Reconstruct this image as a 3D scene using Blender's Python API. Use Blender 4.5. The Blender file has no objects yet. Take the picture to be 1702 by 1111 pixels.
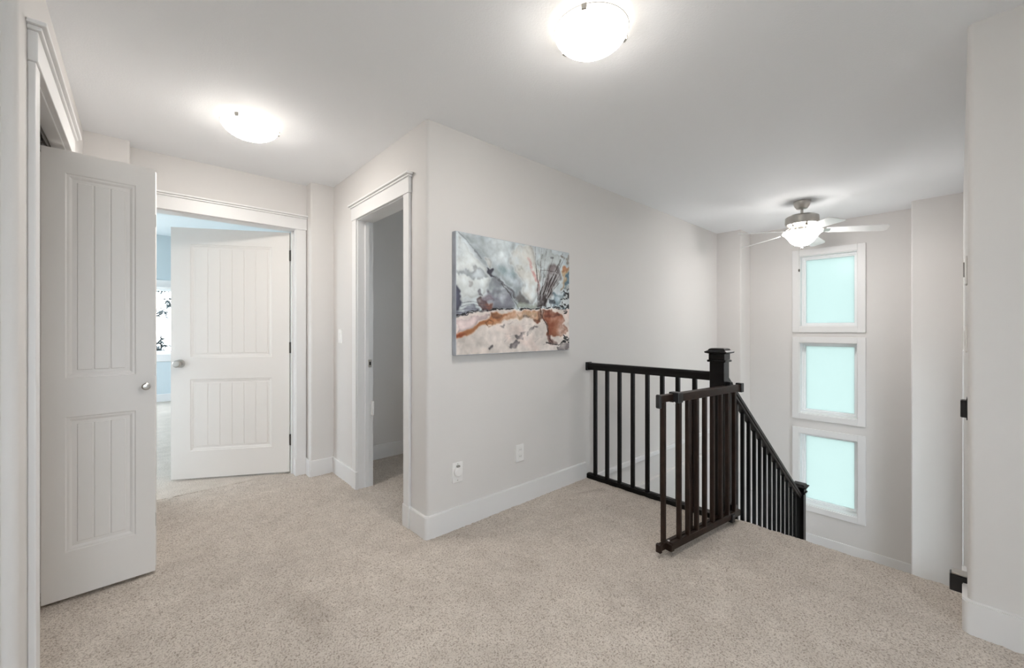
import bpy, bmesh, math, random
import numpy as np
from mathutils import Vector, Matrix

random.seed(7)
rng = np.random.default_rng(11)
SC = bpy.context.scene
COL = SC.collection
PI = math.pi

# ------------------------------------------------------------------ camera
F_PX, IMG_W = 678.0, 1702.0
TH = math.atan(744.0 / 678.0)
cam = bpy.data.cameras.new('camera')
cam.sensor_fit = 'HORIZONTAL'
cam.sensor_width = 36.0
cam.lens = 36.0 * F_PX / IMG_W
cam.shift_y = -6.5 / IMG_W
cam.clip_start = 0.02
cam.clip_end = 300
camo = bpy.data.objects.new('camera', cam)
COL.objects.link(camo)
camo.location = (0, 0, 1.213)
camo.rotation_euler = (PI / 2, 0, TH - PI / 2)
SC.camera = camo

# ------------------------------------------------------------------ world, exposure
SKY = 5.0
w = bpy.data.worlds.new('overcast_sky')
SC.world = w
w.use_nodes = True
bg = w.node_tree.nodes['Background']
bg.inputs[0].default_value = (0.82, 0.92, 1.0, 1)
bg.inputs[1].default_value = SKY
vs = SC.view_settings
vs.view_transform = 'Standard'
vs.look = 'None'
vs.gamma = 1.0
vs.use_curve_mapping = False
vs.exposure = 1.08
LAMP = 18.0          # radiance of the lit glass bowls
try:
    SC.cycles.use_denoising = True
    SC.cycles.max_bounces = 10
    SC.cycles.diffuse_bounces = 8
    SC.cycles.transparent_max_bounces = 8
    SC.cycles.use_adaptive_sampling = True
    SC.cycles.adaptive_threshold = 0.05
    SC.cycles.caustics_reflective = False
    SC.cycles.caustics_refractive = False
    SC.cycles.sample_clamp_indirect = 6.0
except Exception:
    pass

# ------------------------------------------------------------------ materials
MATS = {}
def mat(name, col, rough=0.6, metal=0.0, noise=None, bump=None, spec=0.5, var=0.0, vscale=3.0):
    """plain principled; bump=(scale, strength, distance); var = soft colour mottling"""
    m = bpy.data.materials.new(name)
    m.use_nodes = True
    nt = m.node_tree
    p = nt.nodes['Principled BSDF']
    p.inputs['Base Color'].default_value = (*col, 1)
    p.inputs['Roughness'].default_value = rough
    p.inputs['Metallic'].default_value = metal
    p.inputs['Specular IOR Level'].default_value = spec
    tc = nt.nodes.new('ShaderNodeTexCoord')
    if var:
        n = nt.nodes.new('ShaderNodeTexNoise')
        n.inputs['Scale'].default_value = vscale
        n.inputs['Detail'].default_value = 4
        nt.links.new(tc.outputs['Object'], n.inputs['Vector'])
        r = nt.nodes.new('ShaderNodeValToRGB')
        r.color_ramp.elements[0].position = 0.3
        r.color_ramp.elements[1].position = 0.7
        r.color_ramp.elements[0].color = (*[c * (1 - var) for c in col], 1)
        r.color_ramp.elements[1].color = (*[min(1, c * (1 + var)) for c in col], 1)
        nt.links.new(n.outputs['Fac'], r.inputs['Fac'])
        nt.links.new(r.outputs['Color'], p.inputs['Base Color'])
    if bump:
        n = nt.nodes.new('ShaderNodeTexNoise')
        n.inputs['Scale'].default_value = bump[0]
        n.inputs['Detail'].default_value = 3
        nt.links.new(tc.outputs['Object'], n.inputs['Vector'])
        b = nt.nodes.new('ShaderNodeBump')
        b.inputs['Strength'].default_value = bump[1]
        b.inputs['Distance'].default_value = bump[2]
        nt.links.new(n.outputs['Fac'], b.inputs['Height'])
        nt.links.new(b.outputs['Normal'], p.inputs['Normal'])
    MATS[name] = m
    return m

M_WALL = mat('greige_wall_paint', (0.70, 0.68, 0.665), 0.75, bump=(220, 0.12, 0.002), var=0.012, vscale=1.5)
M_CEIL = mat('white_ceiling_paint', (0.88, 0.895, 0.92), 0.85, bump=(140, 0.25, 0.003))
M_TRIM = mat('white_trim_enamel', (0.77, 0.765, 0.765), 0.38, bump=(30, 0.03, 0.002))
M_DOOR = mat('white_door_enamel', (0.81, 0.785, 0.76), 0.42, bump=(40, 0.04, 0.002))
M_BLACK = mat('espresso_stained_wood', (0.0045, 0.004, 0.004), 0.32, bump=(60, 0.08, 0.002), var=0.3, vscale=12, spec=0.22)
M_GATE = mat('walnut_stained_wood', (0.022, 0.0115, 0.0078), 0.38, spec=0.25, bump=(70, 0.1, 0.002), var=0.35, vscale=18)
M_PLASTIC_BLACK = mat('black_plastic', (0.012, 0.012, 0.013), 0.35)
M_NICKEL = mat('brushed_nickel', (0.52, 0.50, 0.47), 0.3, 1.0, bump=(300, 0.05, 0.001))
M_HINGE = mat('dark_bronze_hinge', (0.06, 0.055, 0.05), 0.45, 0.8)
M_BLADE = mat('white_fan_blade', (0.80, 0.80, 0.80), 0.35)
M_PLATE = mat('white_plastic_plate', (0.84, 0.83, 0.82), 0.3)
M_PLATE_DARK = mat('shaded_slot_plastic', (0.25, 0.24, 0.23), 0.5)
M_GREY = mat('grey_plastic', (0.30, 0.29, 0.28), 0.5)
M_VINYL = mat('white_vinyl_frame', (0.86, 0.87, 0.88), 0.35)
M_BEDWALL = mat('daylight_tinted_bedroom_wall', (0.58, 0.66, 0.70), 0.8)  # cool daylight cast of the bedroom mixed into the wall colour
M_BEDCEIL = mat('daylight_tinted_bedroom_ceiling', (0.78, 0.84, 0.88), 0.85)  # same daylight blue put into the ceiling colour
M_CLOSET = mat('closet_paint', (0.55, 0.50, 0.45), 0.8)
M_BARK = mat('conifer_bark', (0.02, 0.016, 0.014), 0.9)
M_NEEDLE = mat('conifer_needles', (0.010, 0.019, 0.021), 0.8, var=0.4, vscale=4)
M_BOUNCE_GROUND = mat('pale_bounce_ground', (0.42, 0.42, 0.39), 0.95, var=0.2, vscale=0.5)  # unseen ground, kept pale to bounce daylight up onto the ceilings

def carpet_mat():
    m = bpy.data.materials.new('beige_carpet')
    m.use_nodes = True
    nt = m.node_tree
    p = nt.nodes['Principled BSDF']
    p.inputs['Roughness'].default_value = 0.95
    p.inputs['Specular IOR Level'].default_value = 0.1
    tc = nt.nodes.new('ShaderNodeTexCoord')
    def noise(scale, detail, rough=0.6):
        n = nt.nodes.new('ShaderNodeTexNoise')
        n.inputs['Scale'].default_value = scale
        n.inputs['Detail'].default_value = detail
        n.inputs['Roughness'].default_value = rough
        nt.links.new(tc.outputs['Object'], n.inputs['Vector'])
        return n
    def ramp(n, p0, c0, p1, c1):
        r = nt.nodes.new('ShaderNodeValToRGB')
        r.color_ramp.elements[0].position = p0
        r.color_ramp.elements[0].color = (*c0, 1)
        r.color_ramp.elements[1].position = p1
        r.color_ramp.elements[1].color = (*c1, 1)
        nt.links.new(n.outputs['Fac'], r.inputs['Fac'])
        return r
    fine = ramp(noise(150, 3, 0.7), 0.34, (0.31, 0.26, 0.22), 0.52, (0.655, 0.595, 0.535))
    mid = ramp(noise(9, 4), 0.3, (0.90, 0.89, 0.88), 0.7, (1.05, 1.05, 1.05))
    low = ramp(noise(1.6, 3), 0.35, (0.93, 0.93, 0.93), 0.65, (1.05, 1.05, 1.05))
    def mul(a, b):
        x = nt.nodes.new('ShaderNodeMix')
        x.data_type = 'RGBA'
        x.blend_type = 'MULTIPLY'
        x.inputs[0].default_value = 1.0
        nt.links.new(a, x.inputs[6])
        nt.links.new(b, x.inputs[7])
        return x.outputs[2]
    c = mul(mul(fine.outputs[0], mid.outputs[0]), low.outputs[0])
    # worn, trodden patch of the pile near the closet
    sub = nt.nodes.new('ShaderNodeVectorMath'); sub.operation = 'SUBTRACT'
    nt.links.new(tc.outputs['Object'], sub.inputs[0])
    sub.inputs[1].default_value = (0.53, 1.87, 0.0)
    scl = nt.nodes.new('ShaderNodeVectorMath'); scl.operation = 'MULTIPLY'
    nt.links.new(sub.outputs[0], scl.inputs[0])
    scl.inputs[1].default_value = (12.0, 4.4, 0)
    ln = nt.nodes.new('ShaderNodeVectorMath'); ln.operation = 'LENGTH'
    nt.links.new(scl.outputs[0], ln.inputs[0])
    wob = noise(7, 3)
    add = nt.nodes.new('ShaderNodeMath'); add.operation = 'MULTIPLY_ADD'
    nt.links.new(wob.outputs['Fac'], add.inputs[0])
    add.inputs[1].default_value = 1.6
    nt.links.new(ln.outputs['Value'], add.inputs[2])
    st = nt.nodes.new('ShaderNodeValToRGB')
    st.color_ramp.elements[0].position = 0.75
    st.color_ramp.elements[0].color = (0.885, 0.88, 0.875, 1)
    st.color_ramp.elements[1].position = 1.0
    st.color_ramp.elements[1].color = (1, 1, 1, 1)
    hf = nt.nodes.new('ShaderNodeMath'); hf.operation = 'MULTIPLY'
    nt.links.new(add.outputs[0], hf.inputs[0]); hf.inputs[1].default_value = 0.55
    nt.links.new(hf.outputs[0], st.inputs['Fac'])
    c = mul(c, st.outputs[0])
    nt.links.new(c, p.inputs['Base Color'])
    b = nt.nodes.new('ShaderNodeBump')
    b.inputs['Strength'].default_value = 0.6
    b.inputs['Distance'].default_value = 0.006
    nt.links.new(noise(260, 2).outputs['Fac'], b.inputs['Height'])
    nt.links.new(b.outputs['Normal'], p.inputs['Normal'])
    return m
M_CARPET = carpet_mat()

def glow_mat(name, col, strength):
    m = bpy.data.materials.new(name)
    m.use_nodes = True
    p = m.node_tree.nodes['Principled BSDF']
    p.inputs['Base Color'].default_value = (0.9, 0.88, 0.84, 1)
    p.inputs['Roughness'].default_value = 0.25
    p.inputs['Emission Color'].default_value = (*col, 1)
    p.inputs['Emission Strength'].default_value = strength
    return m
M_BOWL = glow_mat('lit_opal_glass', (1.0, 0.945, 0.875), LAMP)
def bulb_falloff(m, z_rim, z_bottom, edge, full):
    # the bulbs sit over the middle of the bowl: its rim is dimmer than its bottom
    nt = m.node_tree
    tc = nt.nodes.new('ShaderNodeTexCoord'); sx = nt.nodes.new('ShaderNodeSeparateXYZ')
    mr = nt.nodes.new('ShaderNodeMapRange')
    nt.links.new(tc.outputs['Object'], sx.inputs[0])
    nt.links.new(sx.outputs['Z'], mr.inputs['Value'])
    for k_, v_ in (('From Min', z_rim), ('From Max', z_bottom), ('To Min', edge), ('To Max', full)):
        mr.inputs[k_].default_value = v_
    nt.links.new(mr.outputs[0], nt.nodes['Principled BSDF'].inputs['Emission Strength'])
bulb_falloff(M_BOWL, -0.035, -0.100, 0.9, LAMP * 2.4)
M_BOWL_IN = glow_mat('lit_opal_glass_inside', (1.0, 0.92, 0.82), 1.3)
M_FANBOWL = glow_mat('lit_fan_glass', (1.0, 0.97, 0.94), 24.0)
M_FANBOWL_IN = glow_mat('lit_fan_glass_inside', (1.0, 0.97, 0.94), 5.0)
bulb_falloff(M_FANBOWL, -0.300, -0.400, 6.0, 42.0)

def frosted_mat():
    m = bpy.data.materials.new('frosted_mint_glass')
    m.use_nodes = True
    nt = m.node_tree
    nt.nodes.remove(nt.nodes['Principled BSDF'])
    out = nt.nodes['Material Output']
    t = nt.nodes.new('ShaderNodeBsdfTranslucent')
    t.inputs['Color'].default_value = (0.338, 0.373, 0.357, 1)
    g = nt.nodes.new('ShaderNodeBsdfGlossy')
    g.inputs['Roughness'].default_value = 0.25
    g.inputs['Color'].default_value = (0.9, 1, 0.97, 1)
    mx = nt.nodes.new('ShaderNodeMixShader')
    mx.inputs[0].default_value = 0.006
    nt.links.new(t.outputs[0], mx.inputs[1])
    nt.links.new(g.outputs[0], mx.inputs[2])
    nt.links.new(mx.outputs[0], out.inputs[0])
    return m
M_FROST = frosted_mat()

def clear_mat():
    m = bpy.data.materials.new('clear_window_glass')
    m.use_nodes = True
    nt = m.node_tree
    nt.nodes.remove(nt.nodes['Principled BSDF'])
    out = nt.nodes['Material Output']
    t = nt.nodes.new('ShaderNodeBsdfTransparent')
    t.inputs['Color'].default_value = (0.97, 0.97, 0.97, 1)
    g = nt.nodes.new('ShaderNodeBsdfGlossy')
    g.inputs['Roughness'].default_value = 0.02
    mx = nt.nodes.new('ShaderNodeMixShader')
    mx.inputs[0].default_value = 0.04
    nt.links.new(t.outputs[0], mx.inputs[1])
    nt.links.new(g.outputs[0], mx.inputs[2])
    nt.links.new(mx.outputs[0], out.inputs[0])
    return m
M_GLASS = clear_mat()

# ------------------------------------------------------------------ mesh helpers
def box(bm, x0, x1, y0, y1, z0, z1, bev=0.0, seg=2):
    vs_ = [bm.verts.new((x, y, z)) for z in (z0, z1) for y in (y0, y1) for x in (x0, x1)]
    fs = [bm.faces.new([vs_[i] for i in q]) for q in
          ((0, 2, 3, 1), (4, 5, 7, 6), (0, 1, 5, 4), (2, 6, 7, 3), (0, 4, 6, 2), (1, 3, 7, 5))]
    if bev > 0:
        es = list({e for f in fs for e in f.edges})
        bmesh.ops.bevel(bm, geom=es, offset=bev, segments=seg, affect='EDGES', profile=0.5)
    return vs_

def obox(bm, c, ax, ay, az, hx, hy, hz, bev=0.0, seg=1):
    """oriented box: centre, unit axes, half sizes"""
    c, ax, ay, az = Vector(c), Vector(ax), Vector(ay), Vector(az)
    vs_ = [bm.verts.new(c + ax * (sx * hx) + ay * (sy * hy) + az * (sz * hz))
           for sz in (-1, 1) for sy in (-1, 1) for sx in (-1, 1)]
    fs = [bm.faces.new([vs_[i] for i in q]) for q in
          ((0, 2, 3, 1), (4, 5, 7, 6), (0, 1, 5, 4), (2, 6, 7, 3), (0, 4, 6, 2), (1, 3, 7, 5))]
    if bev > 0:
        es = list({e for f in fs for e in f.edges})
        bmesh.ops.bevel(bm, geom=es, offset=bev, segments=seg, affect='EDGES', profile=0.5)

def bar(bm, a, b, wside, hup, up=(0, 0, 1), bev=0.0):
    """rectangular bar from a to b"""
    a, b = Vector(a), Vector(b)
    d = (b - a); L = d.length; d.normalize()
    side = d.cross(Vector(up)).normalized()
    u = side.cross(d).normalized()
    obox(bm, (a + b) / 2, d, side, u, L / 2, wside / 2, hup / 2, bev)

def round_poly(pts, radii, n=6):
    out = []
    N = len(pts)
    for i in range(N):
        r = radii.get(i, 0)
        p = Vector(pts[i])
        if r <= 0:
            out.append(p); continue
        a = (Vector(pts[i - 1]) - p).normalized()
        b = (Vector(pts[(i + 1) % N]) - p).normalized()
        c = p + (a + b) * r
        s, e = p + a * r, p + b * r
        for k in range(n + 1):
            t = k / n * PI / 2
            out.append(c + (s - c) * math.cos(t) + (e - c) * math.sin(t))
    return out

def prism(bm, pts, z0, z1, radii=None):
    pts = round_poly(pts, radii or {})
    lo = [bm.verts.new((p[0], p[1], z0)) for p in pts]
    hi = [bm.verts.new((p[0], p[1], z1)) for p in pts]
    n = len(pts)
    bm.faces.new(lo[::-1]); bm.faces.new(hi)
    for i in range(n):
        j = (i + 1) % n
        f = bm.faces.new((lo[i], lo[j], hi[j], hi[i]))

def profile_y(bm, prof, y0, y1):
    """extrude a closed (x,z) profile along y"""
    a = [bm.verts.new((x, y0, z)) for x, z in prof]
    b = [bm.verts.new((x, y1, z)) for x, z in prof]
    n = len(prof)
    bm.faces.new(a); bm.faces.new(b[::-1])
    for i in range(n):
        j = (i + 1) % n
        bm.faces.new((a[i], b[i], b[j], a[j]))

def lathe(bm, prof, c, seg=40, close=False):
    """(r,z) profile about a vertical axis through c"""
    rings = []
    for r, z in prof:
        if r < 1e-5:
            rings.append([bm.verts.new((c[0], c[1], c[2] + z))])
        else:
            rings.append([bm.verts.new((c[0] + r * math.cos(2 * PI * k / seg), c[1] + r * math.sin(2 * PI * k / seg), c[2] + z)) for k in range(seg)])
    for i in range(len(rings) - 1):
        A, B = rings[i], rings[i + 1]
        for k in range(seg):
            l = (k + 1) % seg
            if len(A) == 1 and len(B) == 1: continue
            if len(A) == 1: bm.faces.new((A[0], B[k], B[l]))
            elif len(B) == 1: bm.faces.new((A[k], A[l], B[0]))
            else: bm.faces.new((A[k], A[l], B[l], B[k]))

def lathe_axis(bm, prof, c, axis, seg=24):
    """(r,t) profile about an arbitrary axis"""
    t = bmesh.new()
    lathe(t, prof, (0, 0, 0), seg)
    q = Vector((0, 0, 1)).rotation_difference(Vector(axis).normalized()).to_matrix().to_4x4()
    bmesh.ops.transform(t, matrix=Matrix.Translation(Vector(c)) @ q, verts=t.verts)
    me = bpy.data.meshes.new('tmp'); t.to_mesh(me); t.free()
    bm.from_mesh(me); bpy.data.meshes.remove(me)

def tube(bm, pts, r, seg=8):
    pts = [Vector(p) for p in pts]
    rings = []
    for i, p in enumerate(pts):
        d = (pts[min(i + 1, len(pts) - 1)] - pts[max(i - 1, 0)]).normalized()
        u = d.orthogonal().normalized(); v = d.cross(u)
        rr = r[i] if isinstance(r, (list, tuple)) else r
        rings.append([bm.verts.new(p + (u * math.cos(2 * PI * k / seg) + v * math.sin(2 * PI * k / seg)) * rr) for k in range(seg)])
    for A, B in zip(rings, rings[1:]):
        # align start vertex
        o = min(range(seg), key=lambda s: (A[0].co - B[s].co).length)
        for k in range(seg):
            bm.faces.new((A[k], A[(k + 1) % seg], B[(k + 1 + o) % seg], B[(k + o) % seg]))
    bm.faces.new(rings[0][::-1]); bm.faces.new(rings[-1])

def obj(name, bm, m, parent=None, smooth=False, local=False):
    """bmesh in world coordinates -> one mesh object (moved into the parent's frame)"""
    bmesh.ops.recalc_face_normals(bm, faces=bm.faces)
    if parent is not None and not local:
        off = Vector(parent.location)
        if parent.parent: off = off + Vector(parent.parent.location)
        bmesh.ops.translate(bm, vec=-off, verts=bm.verts)
    me = bpy.data.meshes.new(name)
    bm.to_mesh(me); bm.free()
    if smooth:
        for p in me.polygons: p.use_smooth = True
        if hasattr(me, 'set_sharp_from_angle'): me.set_sharp_from_angle(angle=math.radians(40))
    me.materials.append(m)
    o = bpy.data.objects.new(name, me)
    COL.objects.link(o)
    if parent is not None: o.parent = parent
    return o

def B(): return bmesh.new()

def tag(o, label, cat, group=None):
    o['label'] = label; o['category'] = cat
    if group: o['group'] = group
    return o

def struct(name, bm, m, label=None, smooth=False):
    o = obj(name, bm, m, None, smooth)
    o['kind'] = 'structure'
    if label: o['label'] = label
    return o

def thing(name, loc, label, cat, group=None):
    o = bpy.data.objects.new(name, None)
    o.empty_display_size = 0.1
    COL.objects.link(o)
    o.location = loc
    return tag(o, label, cat, group)

# ------------------------------------------------------------------ plan of the place (metres)
ZC = 2.44
XA, YB = 1.228, 2.08          # wall with the doorway, wall with the painting
XL, YL = -0.26, 1.825         # closet wall and its near corner
XR, YR = 2.46, -0.022         # near right wall, stair side wall
YF, YREC = 3.62, 3.74         # end of the hall, recess of the bedroom door
XP, XW = 5.42, 5.75           # stair end wall piers, recessed window wall
XE = 2.86                     # carpet nosing at the top of the stairs
T = 0.115
ZL = -1.28                    # landing half-way down
ZB = -2.75                    # storey below
YS = 1.0                      # edge of the stair opening under the railing
RX0, RX1, RY0 = -2.2, 2.46, -2.2   # the part of the hall behind the camera

# ------------------------------------------------------------------ floor
def make_floor():
    step = 0.008
    xs = np.arange(-0.55, XE + 1e-6, step); ys = np.arange(-0.32, 3.86, step)
    nx, ny = len(xs), len(ys)
    Xg, Yg = np.meshgrid(xs, ys)
    def blur(a, k):
        ker = np.ones(k) / k
        a = np.apply_along_axis(lambda r: np.convolve(r, ker, 'same'), 1, a)
        return np.apply_along_axis(lambda r: np.convolve(r, ker, 'same'), 0, a)
    n0 = rng.standard_normal((ny, nx))
    n1 = blur(rng.standard_normal((ny, nx)), 3); n1 /= n1.std()
    n2 = blur(blur(rng.standard_normal((ny, nx)), 21), 21); n2 /= n2.std()
    Z = 0.0012 * n0 + 0.0009 * n1 + 0.0004 * n2 - 0.002
    # rounded nosing at the head of the stairs
    r = 0.035
    wob = 0.004 * np.interp(ys, np.linspace(-0.4, 3.9, 60), rng.standard_normal(60))[:, None]
    q = np.clip(Xg + wob - (XE - r), 0, r)
    Z = Z - (r - np.sqrt(np.maximum(r * r - q * q, 0)))
    co = np.stack([Xg, Yg, Z], -1).reshape(-1, 3)
    i = np.arange(ny - 1)[:, None] * nx + np.arange(nx - 1)[None, :]
    keep = ~((Yg[:-1, :-1] > YS) & (Xg[:-1, :-1] > 2.76))
    i = i[keep]
    quads = np.stack([i, i + 1, i + nx + 1, i + nx], -1)
    verts = [tuple(v) for v in co]
    nv = len(verts)
    faces = quads.tolist()
    def slab(x0, x1, y0, y1, z0, z1):
        b = len(verts)
        verts.extend([(x, y, z) for z in (z0, z1) for y in (y0, y1) for x in (x0, x1)])
        for qd in ((0, 2, 3, 1), (4, 5, 7, 6), (0, 1, 5, 4), (2, 6, 7, 3), (0, 4, 6, 2), (1, 3, 7, 5)):
            faces.append([b + k for k in qd])
    slab(RX0 - 0.1, -0.545, RY0 - 0.1, 3.86, -0.25, -0.002)
    slab(-0.56, XE, RY0 - 0.1, -0.31, -0.25, -0.002)
    slab(-0.56, 2.80, -0.32, 3.86, -0.25, -0.012)
    slab(2.78, XE - 0.003, -0.32, YS, -0.25, -0.036)
    slab(2.80, 3.4, 2.2, 3.86, -0.25, -0.004)
    me = bpy.data.meshes.new('floor')
    me.from_pydata(verts, [], faces)
    me.update()
    sm = np.zeros(len(me.polygons), dtype=bool); sm[:len(quads)] = True
    me.polygons.foreach_set('use_smooth', sm)
    me.materials.append(M_CARPET)
    o = bpy.data.objects.new('floor', me)
    COL.objects.link(o)
    o['kind'] = 'structure'
    o['label'] = 'beige cut pile carpet of the upstairs hall'
    return o
make_floor()

bm = B(); box(bm, -3.0, 2.6, 3.855, 9.3, -0.25, 0.0)
struct('floor_bedroom', bm, M_CARPET, 'carpet of the bedroom behind the half open door')

# ------------------------------------------------------------------ ceiling
bm = B(); box(bm, RX0 - 0.2, 6.0, RY0 - 0.2, 3.857, ZC, ZC + 0.2)
struct('ceiling', bm, M_CEIL, 'plain white ceiling of hall and stairwell')
bm = B(); box(bm, -3.1, 2.7, 3.80, 9.4, 2.82, 3.0)
struct('ceiling_bedroom', bm, M_BEDCEIL, 'higher white ceiling of the bedroom')

# ------------------------------------------------------------------ walls
# middle block: painting wall + wall with the doorway, bullnosed corner
DA0, DA1, DH = 2.34, 3.09, 2.05      # doorway opening in the XA wall
bm = B()
prism(bm, [(XA, DA0 - 0.02), (XA, YB), (5.9, YB), (5.9, YB + T), (XA + T, YB + T), (XA + T, DA0 - 0.02)], -0.3, ZC, {1: 0.02})
box(bm, 2.7, 5.9, YB, YB + T, ZB, -0.3)
struct('wall_center', bm, M_WALL, 'greige wall that carries the painting and runs down the stairwell', True)
bm = B()
box(bm, XA, XA + T, DA0 - 0.02, DA1 + 0.02, DH + 0.02, ZC)
box(bm, XA, XA + T, DA1 + 0.02, 3.9, -0.3, ZC)
struct('wall_doorway', bm, M_WALL, 'greige wall around the open doorway')

# end of the hall with the bedroom door; jogs each side
DB0, DB1 = 0.04, 0.955                # bedroom door opening
XJ0, XJ1 = -0.05, 1.045              # recess between the jogs
bm = B()
prism(bm, [(XJ1, YF), (XA + 0.02, YF), (XA + 0.02, 3.855), (XJ1, 3.855)], -0.3, ZC, {0: 0.015})
prism(bm, [(XL - T, YF), (XJ0, YF), (XJ0, 3.855), (XL - T, 3.855)], -0.3, ZC, {1: 0.015})
box(bm, XJ0 - 0.01, DB0 - 0.02, YREC, 3.855, -0.3, ZC)
box(bm, DB1 + 0.02, XJ1 + 0.01, YREC, 3.855, -0.3, ZC)
box(bm, DB0 - 0.02, DB1 + 0.02, YREC, 3.855, DH + 0.02, ZC)
box(bm, -3.1, 2.7, 3.80, 3.857, ZC - 0.02, 2.9)
box(bm, -3.1, XL - 0.05, 3.80, 3.857, -0.3, 2.9)
box(bm, XA, 2.7, 3.80, 3.857, -0.3, 2.9)
struct('wall_back', bm, M_WALL, 'greige wall around the bedroom door at the end of the hall', True)

# left wall with the closet opening
CL0, CL1 = 2.03, 2.86
bm = B()
prism(bm, [(XL, CL0 - 0.02), (XL - T, CL0 - 0.02), (XL - T, YL + T), (RX0 - 0.1, YL + T), (RX0 - 0.1, YL), (XL, YL)], -0.3, ZC, {5: 0.024})
box(bm, XL - T, XL, CL1 + 0.02, YF + 0.02, -0.3, ZC)
box(bm, XL - T, XL, CL0 - 0.02, CL1 + 0.02, DH + 0.02, ZC)
struct('wall_left', bm, M_WALL, 'greige wall around the closet opening', True)
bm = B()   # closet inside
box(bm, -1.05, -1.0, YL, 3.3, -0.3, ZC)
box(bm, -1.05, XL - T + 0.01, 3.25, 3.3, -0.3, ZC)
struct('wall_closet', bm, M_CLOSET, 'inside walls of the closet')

# right: near wall and the side wall of the stairs
bm = B()
SX0, SX1, SZ0, SZ1 = 4.74, 5.16, -1.05, 1.05
prism(bm, [(XR, RY0), (XR + T, RY0), (XR + T, YR - T), (SX0, YR - T), (SX0, YR), (XR, YR)], -0.3, ZC, {5: 0.02})
box(bm, 2.7, SX0, YR - T, YR, ZB, -0.3)
box(bm, SX0, SX1, YR - T, YR, ZB, SZ0); box(bm, SX0, SX1, YR - T, YR, SZ1, ZC); box(bm, SX1, 5.9, YR - T, YR, ZB, ZC)
struct('wall_right', bm, M_WALL, 'pinkish greige wall end at the right with rounded corner', True)

# stair end wall: two piers and the recessed window wall
WY0, WY1 = 0.74, 1.278
WZ = [(1.25, 2.087), (0.235, 1.07), (-0.825, 0.008)]
bm = B()
prism(bm, [(XP, YR - 0.05), (5.9, YR - 0.05), (5.9, 0.31), (XP, 0.31)], ZB, ZC, {3: 0.012})
prism(bm, [(XP, 1.80), (5.9, 1.80), (5.9, YB + 0.05), (XP, YB + 0.05)], ZB, ZC, {0: 0.012})
D_ = 5.91
box(bm, XW, D_, 0.25, WY0, ZB, ZC)
box(bm, XW, D_, WY1, 1.85, ZB, ZC)
zz = [ZB] + [v for ab in WZ[::-1] for v in ab] + [ZC]
for k in range(0, len(zz), 2):
    box(bm, XW, D_, WY0, WY1, zz[k], zz[k + 1])
struct('wall_stair_end', bm, M_WALL, 'stairwell end wall with a recess for three stacked windows', True)

# room behind the doorway
bm = B()
box(bm, XA + T - 0.02, 3.4, 3.70, 3.82, -0.3, ZC)
box(bm, 3.3, 3.42, YB + 0.03, 2.6, -0.3, ZC); box(bm, 3.3, 3.42, 3.3, 3.82, -0.3, ZC)
box(bm, 3.3, 3.42, 2.6, 3.3, -0.3, 1.2); box(bm, 3.3, 3.42, 2.6, 3.3, 2.0, ZC)
struct('wall_side_room', bm, M_WALL, 'unlit wall seen through the doorway')

# under the hall floor (closes the lower stairwell, open at an added window)
bm = B()
box(bm, -1.1, 2.75, YR - T, YR, ZB, -0.25)
box(bm, -1.1, 2.75, YB, YB + T, ZB, -0.25)
box(bm, -1.1, 5.9, YR - T, YB + T, ZB - 0.1, ZB)
box(bm, -1.1, -1.0, YR - T, YB + T, ZB, -2.5); box(bm, -1.1, -1.0, YR - T, YB + T, -0.45, -0.2)
box(bm, -1.1, -1.0, YR - T, 0.0, -2.5, -0.45); box(bm, -1.1, -1.0, 2.05, YB + T, -2.5, -0.45)
struct('wall_lower_hall', bm, M_WALL, 'walls of the hall below the stairs')

# hall behind the camera: two walls, one cut for an added window
def window_wall(name, axis, c, a0, a1, wa0, wa1, z0, z1, label):
    bm = B()
    lo, hi = (c - T, c)
    def bb(p0, p1, q0, q1):
        if axis == 'y': box(bm, p0, p1, lo, hi, q0, q1)
        else: box(bm, lo, hi, p0, p1, q0, q1)
    bb(a0, wa0, -0.3, ZC); bb(wa1, a1, -0.3, ZC)
    bb(wa0, wa1, -0.3, z0); bb(wa0, wa1, z1, ZC)
    return struct(name, bm, M_WALL, label)
window_wall('wall_front', 'y', RY0, RX0 - 0.1, XR + T, -1.2, 0.6, 0.65, 2.10, 'hall wall behind the camera, cut for an added window')
bm = B(); box(bm, RX0 - T, RX0, RY0 - T, YL + T, -0.3, ZC); struct('wall_side', bm, M_WALL, 'plain hall wall at the far left')

# bedroom
bm = B()
BYW = 9.1
bz0, bz1, bx0, bx1 = 0.80, 1.94, -2.6, 0.75
box(bm, -3.1, bx0, BYW, BYW + T, -0.3, 2.9)
box(bm, bx1, 2.7, BYW, BYW + T, -0.3, 2.9)
box(bm, bx0, bx1, BYW, BYW + T, -0.3, bz0)
box(bm, bx0, bx1, BYW, BYW + T, bz1, 2.9)
box(bm, -3.115, -3.0, 3.8, 4.4, -0.3, 2.9); box(bm, -3.115, -3.0, 8.8, 9.3, -0.3, 2.9)
box(bm, -3.115, -3.0, 4.4, 8.8, -0.3, 0.5); box(bm, -3.115, -3.0, 4.4, 8.8, 2.3, 2.9)
box(bm, 2.6, 2.7, 3.8, 9.3, -0.3, 2.9)
struct('wall_bedroom', bm, M_BEDWALL, 'bedroom walls beyond the half open door')

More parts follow.
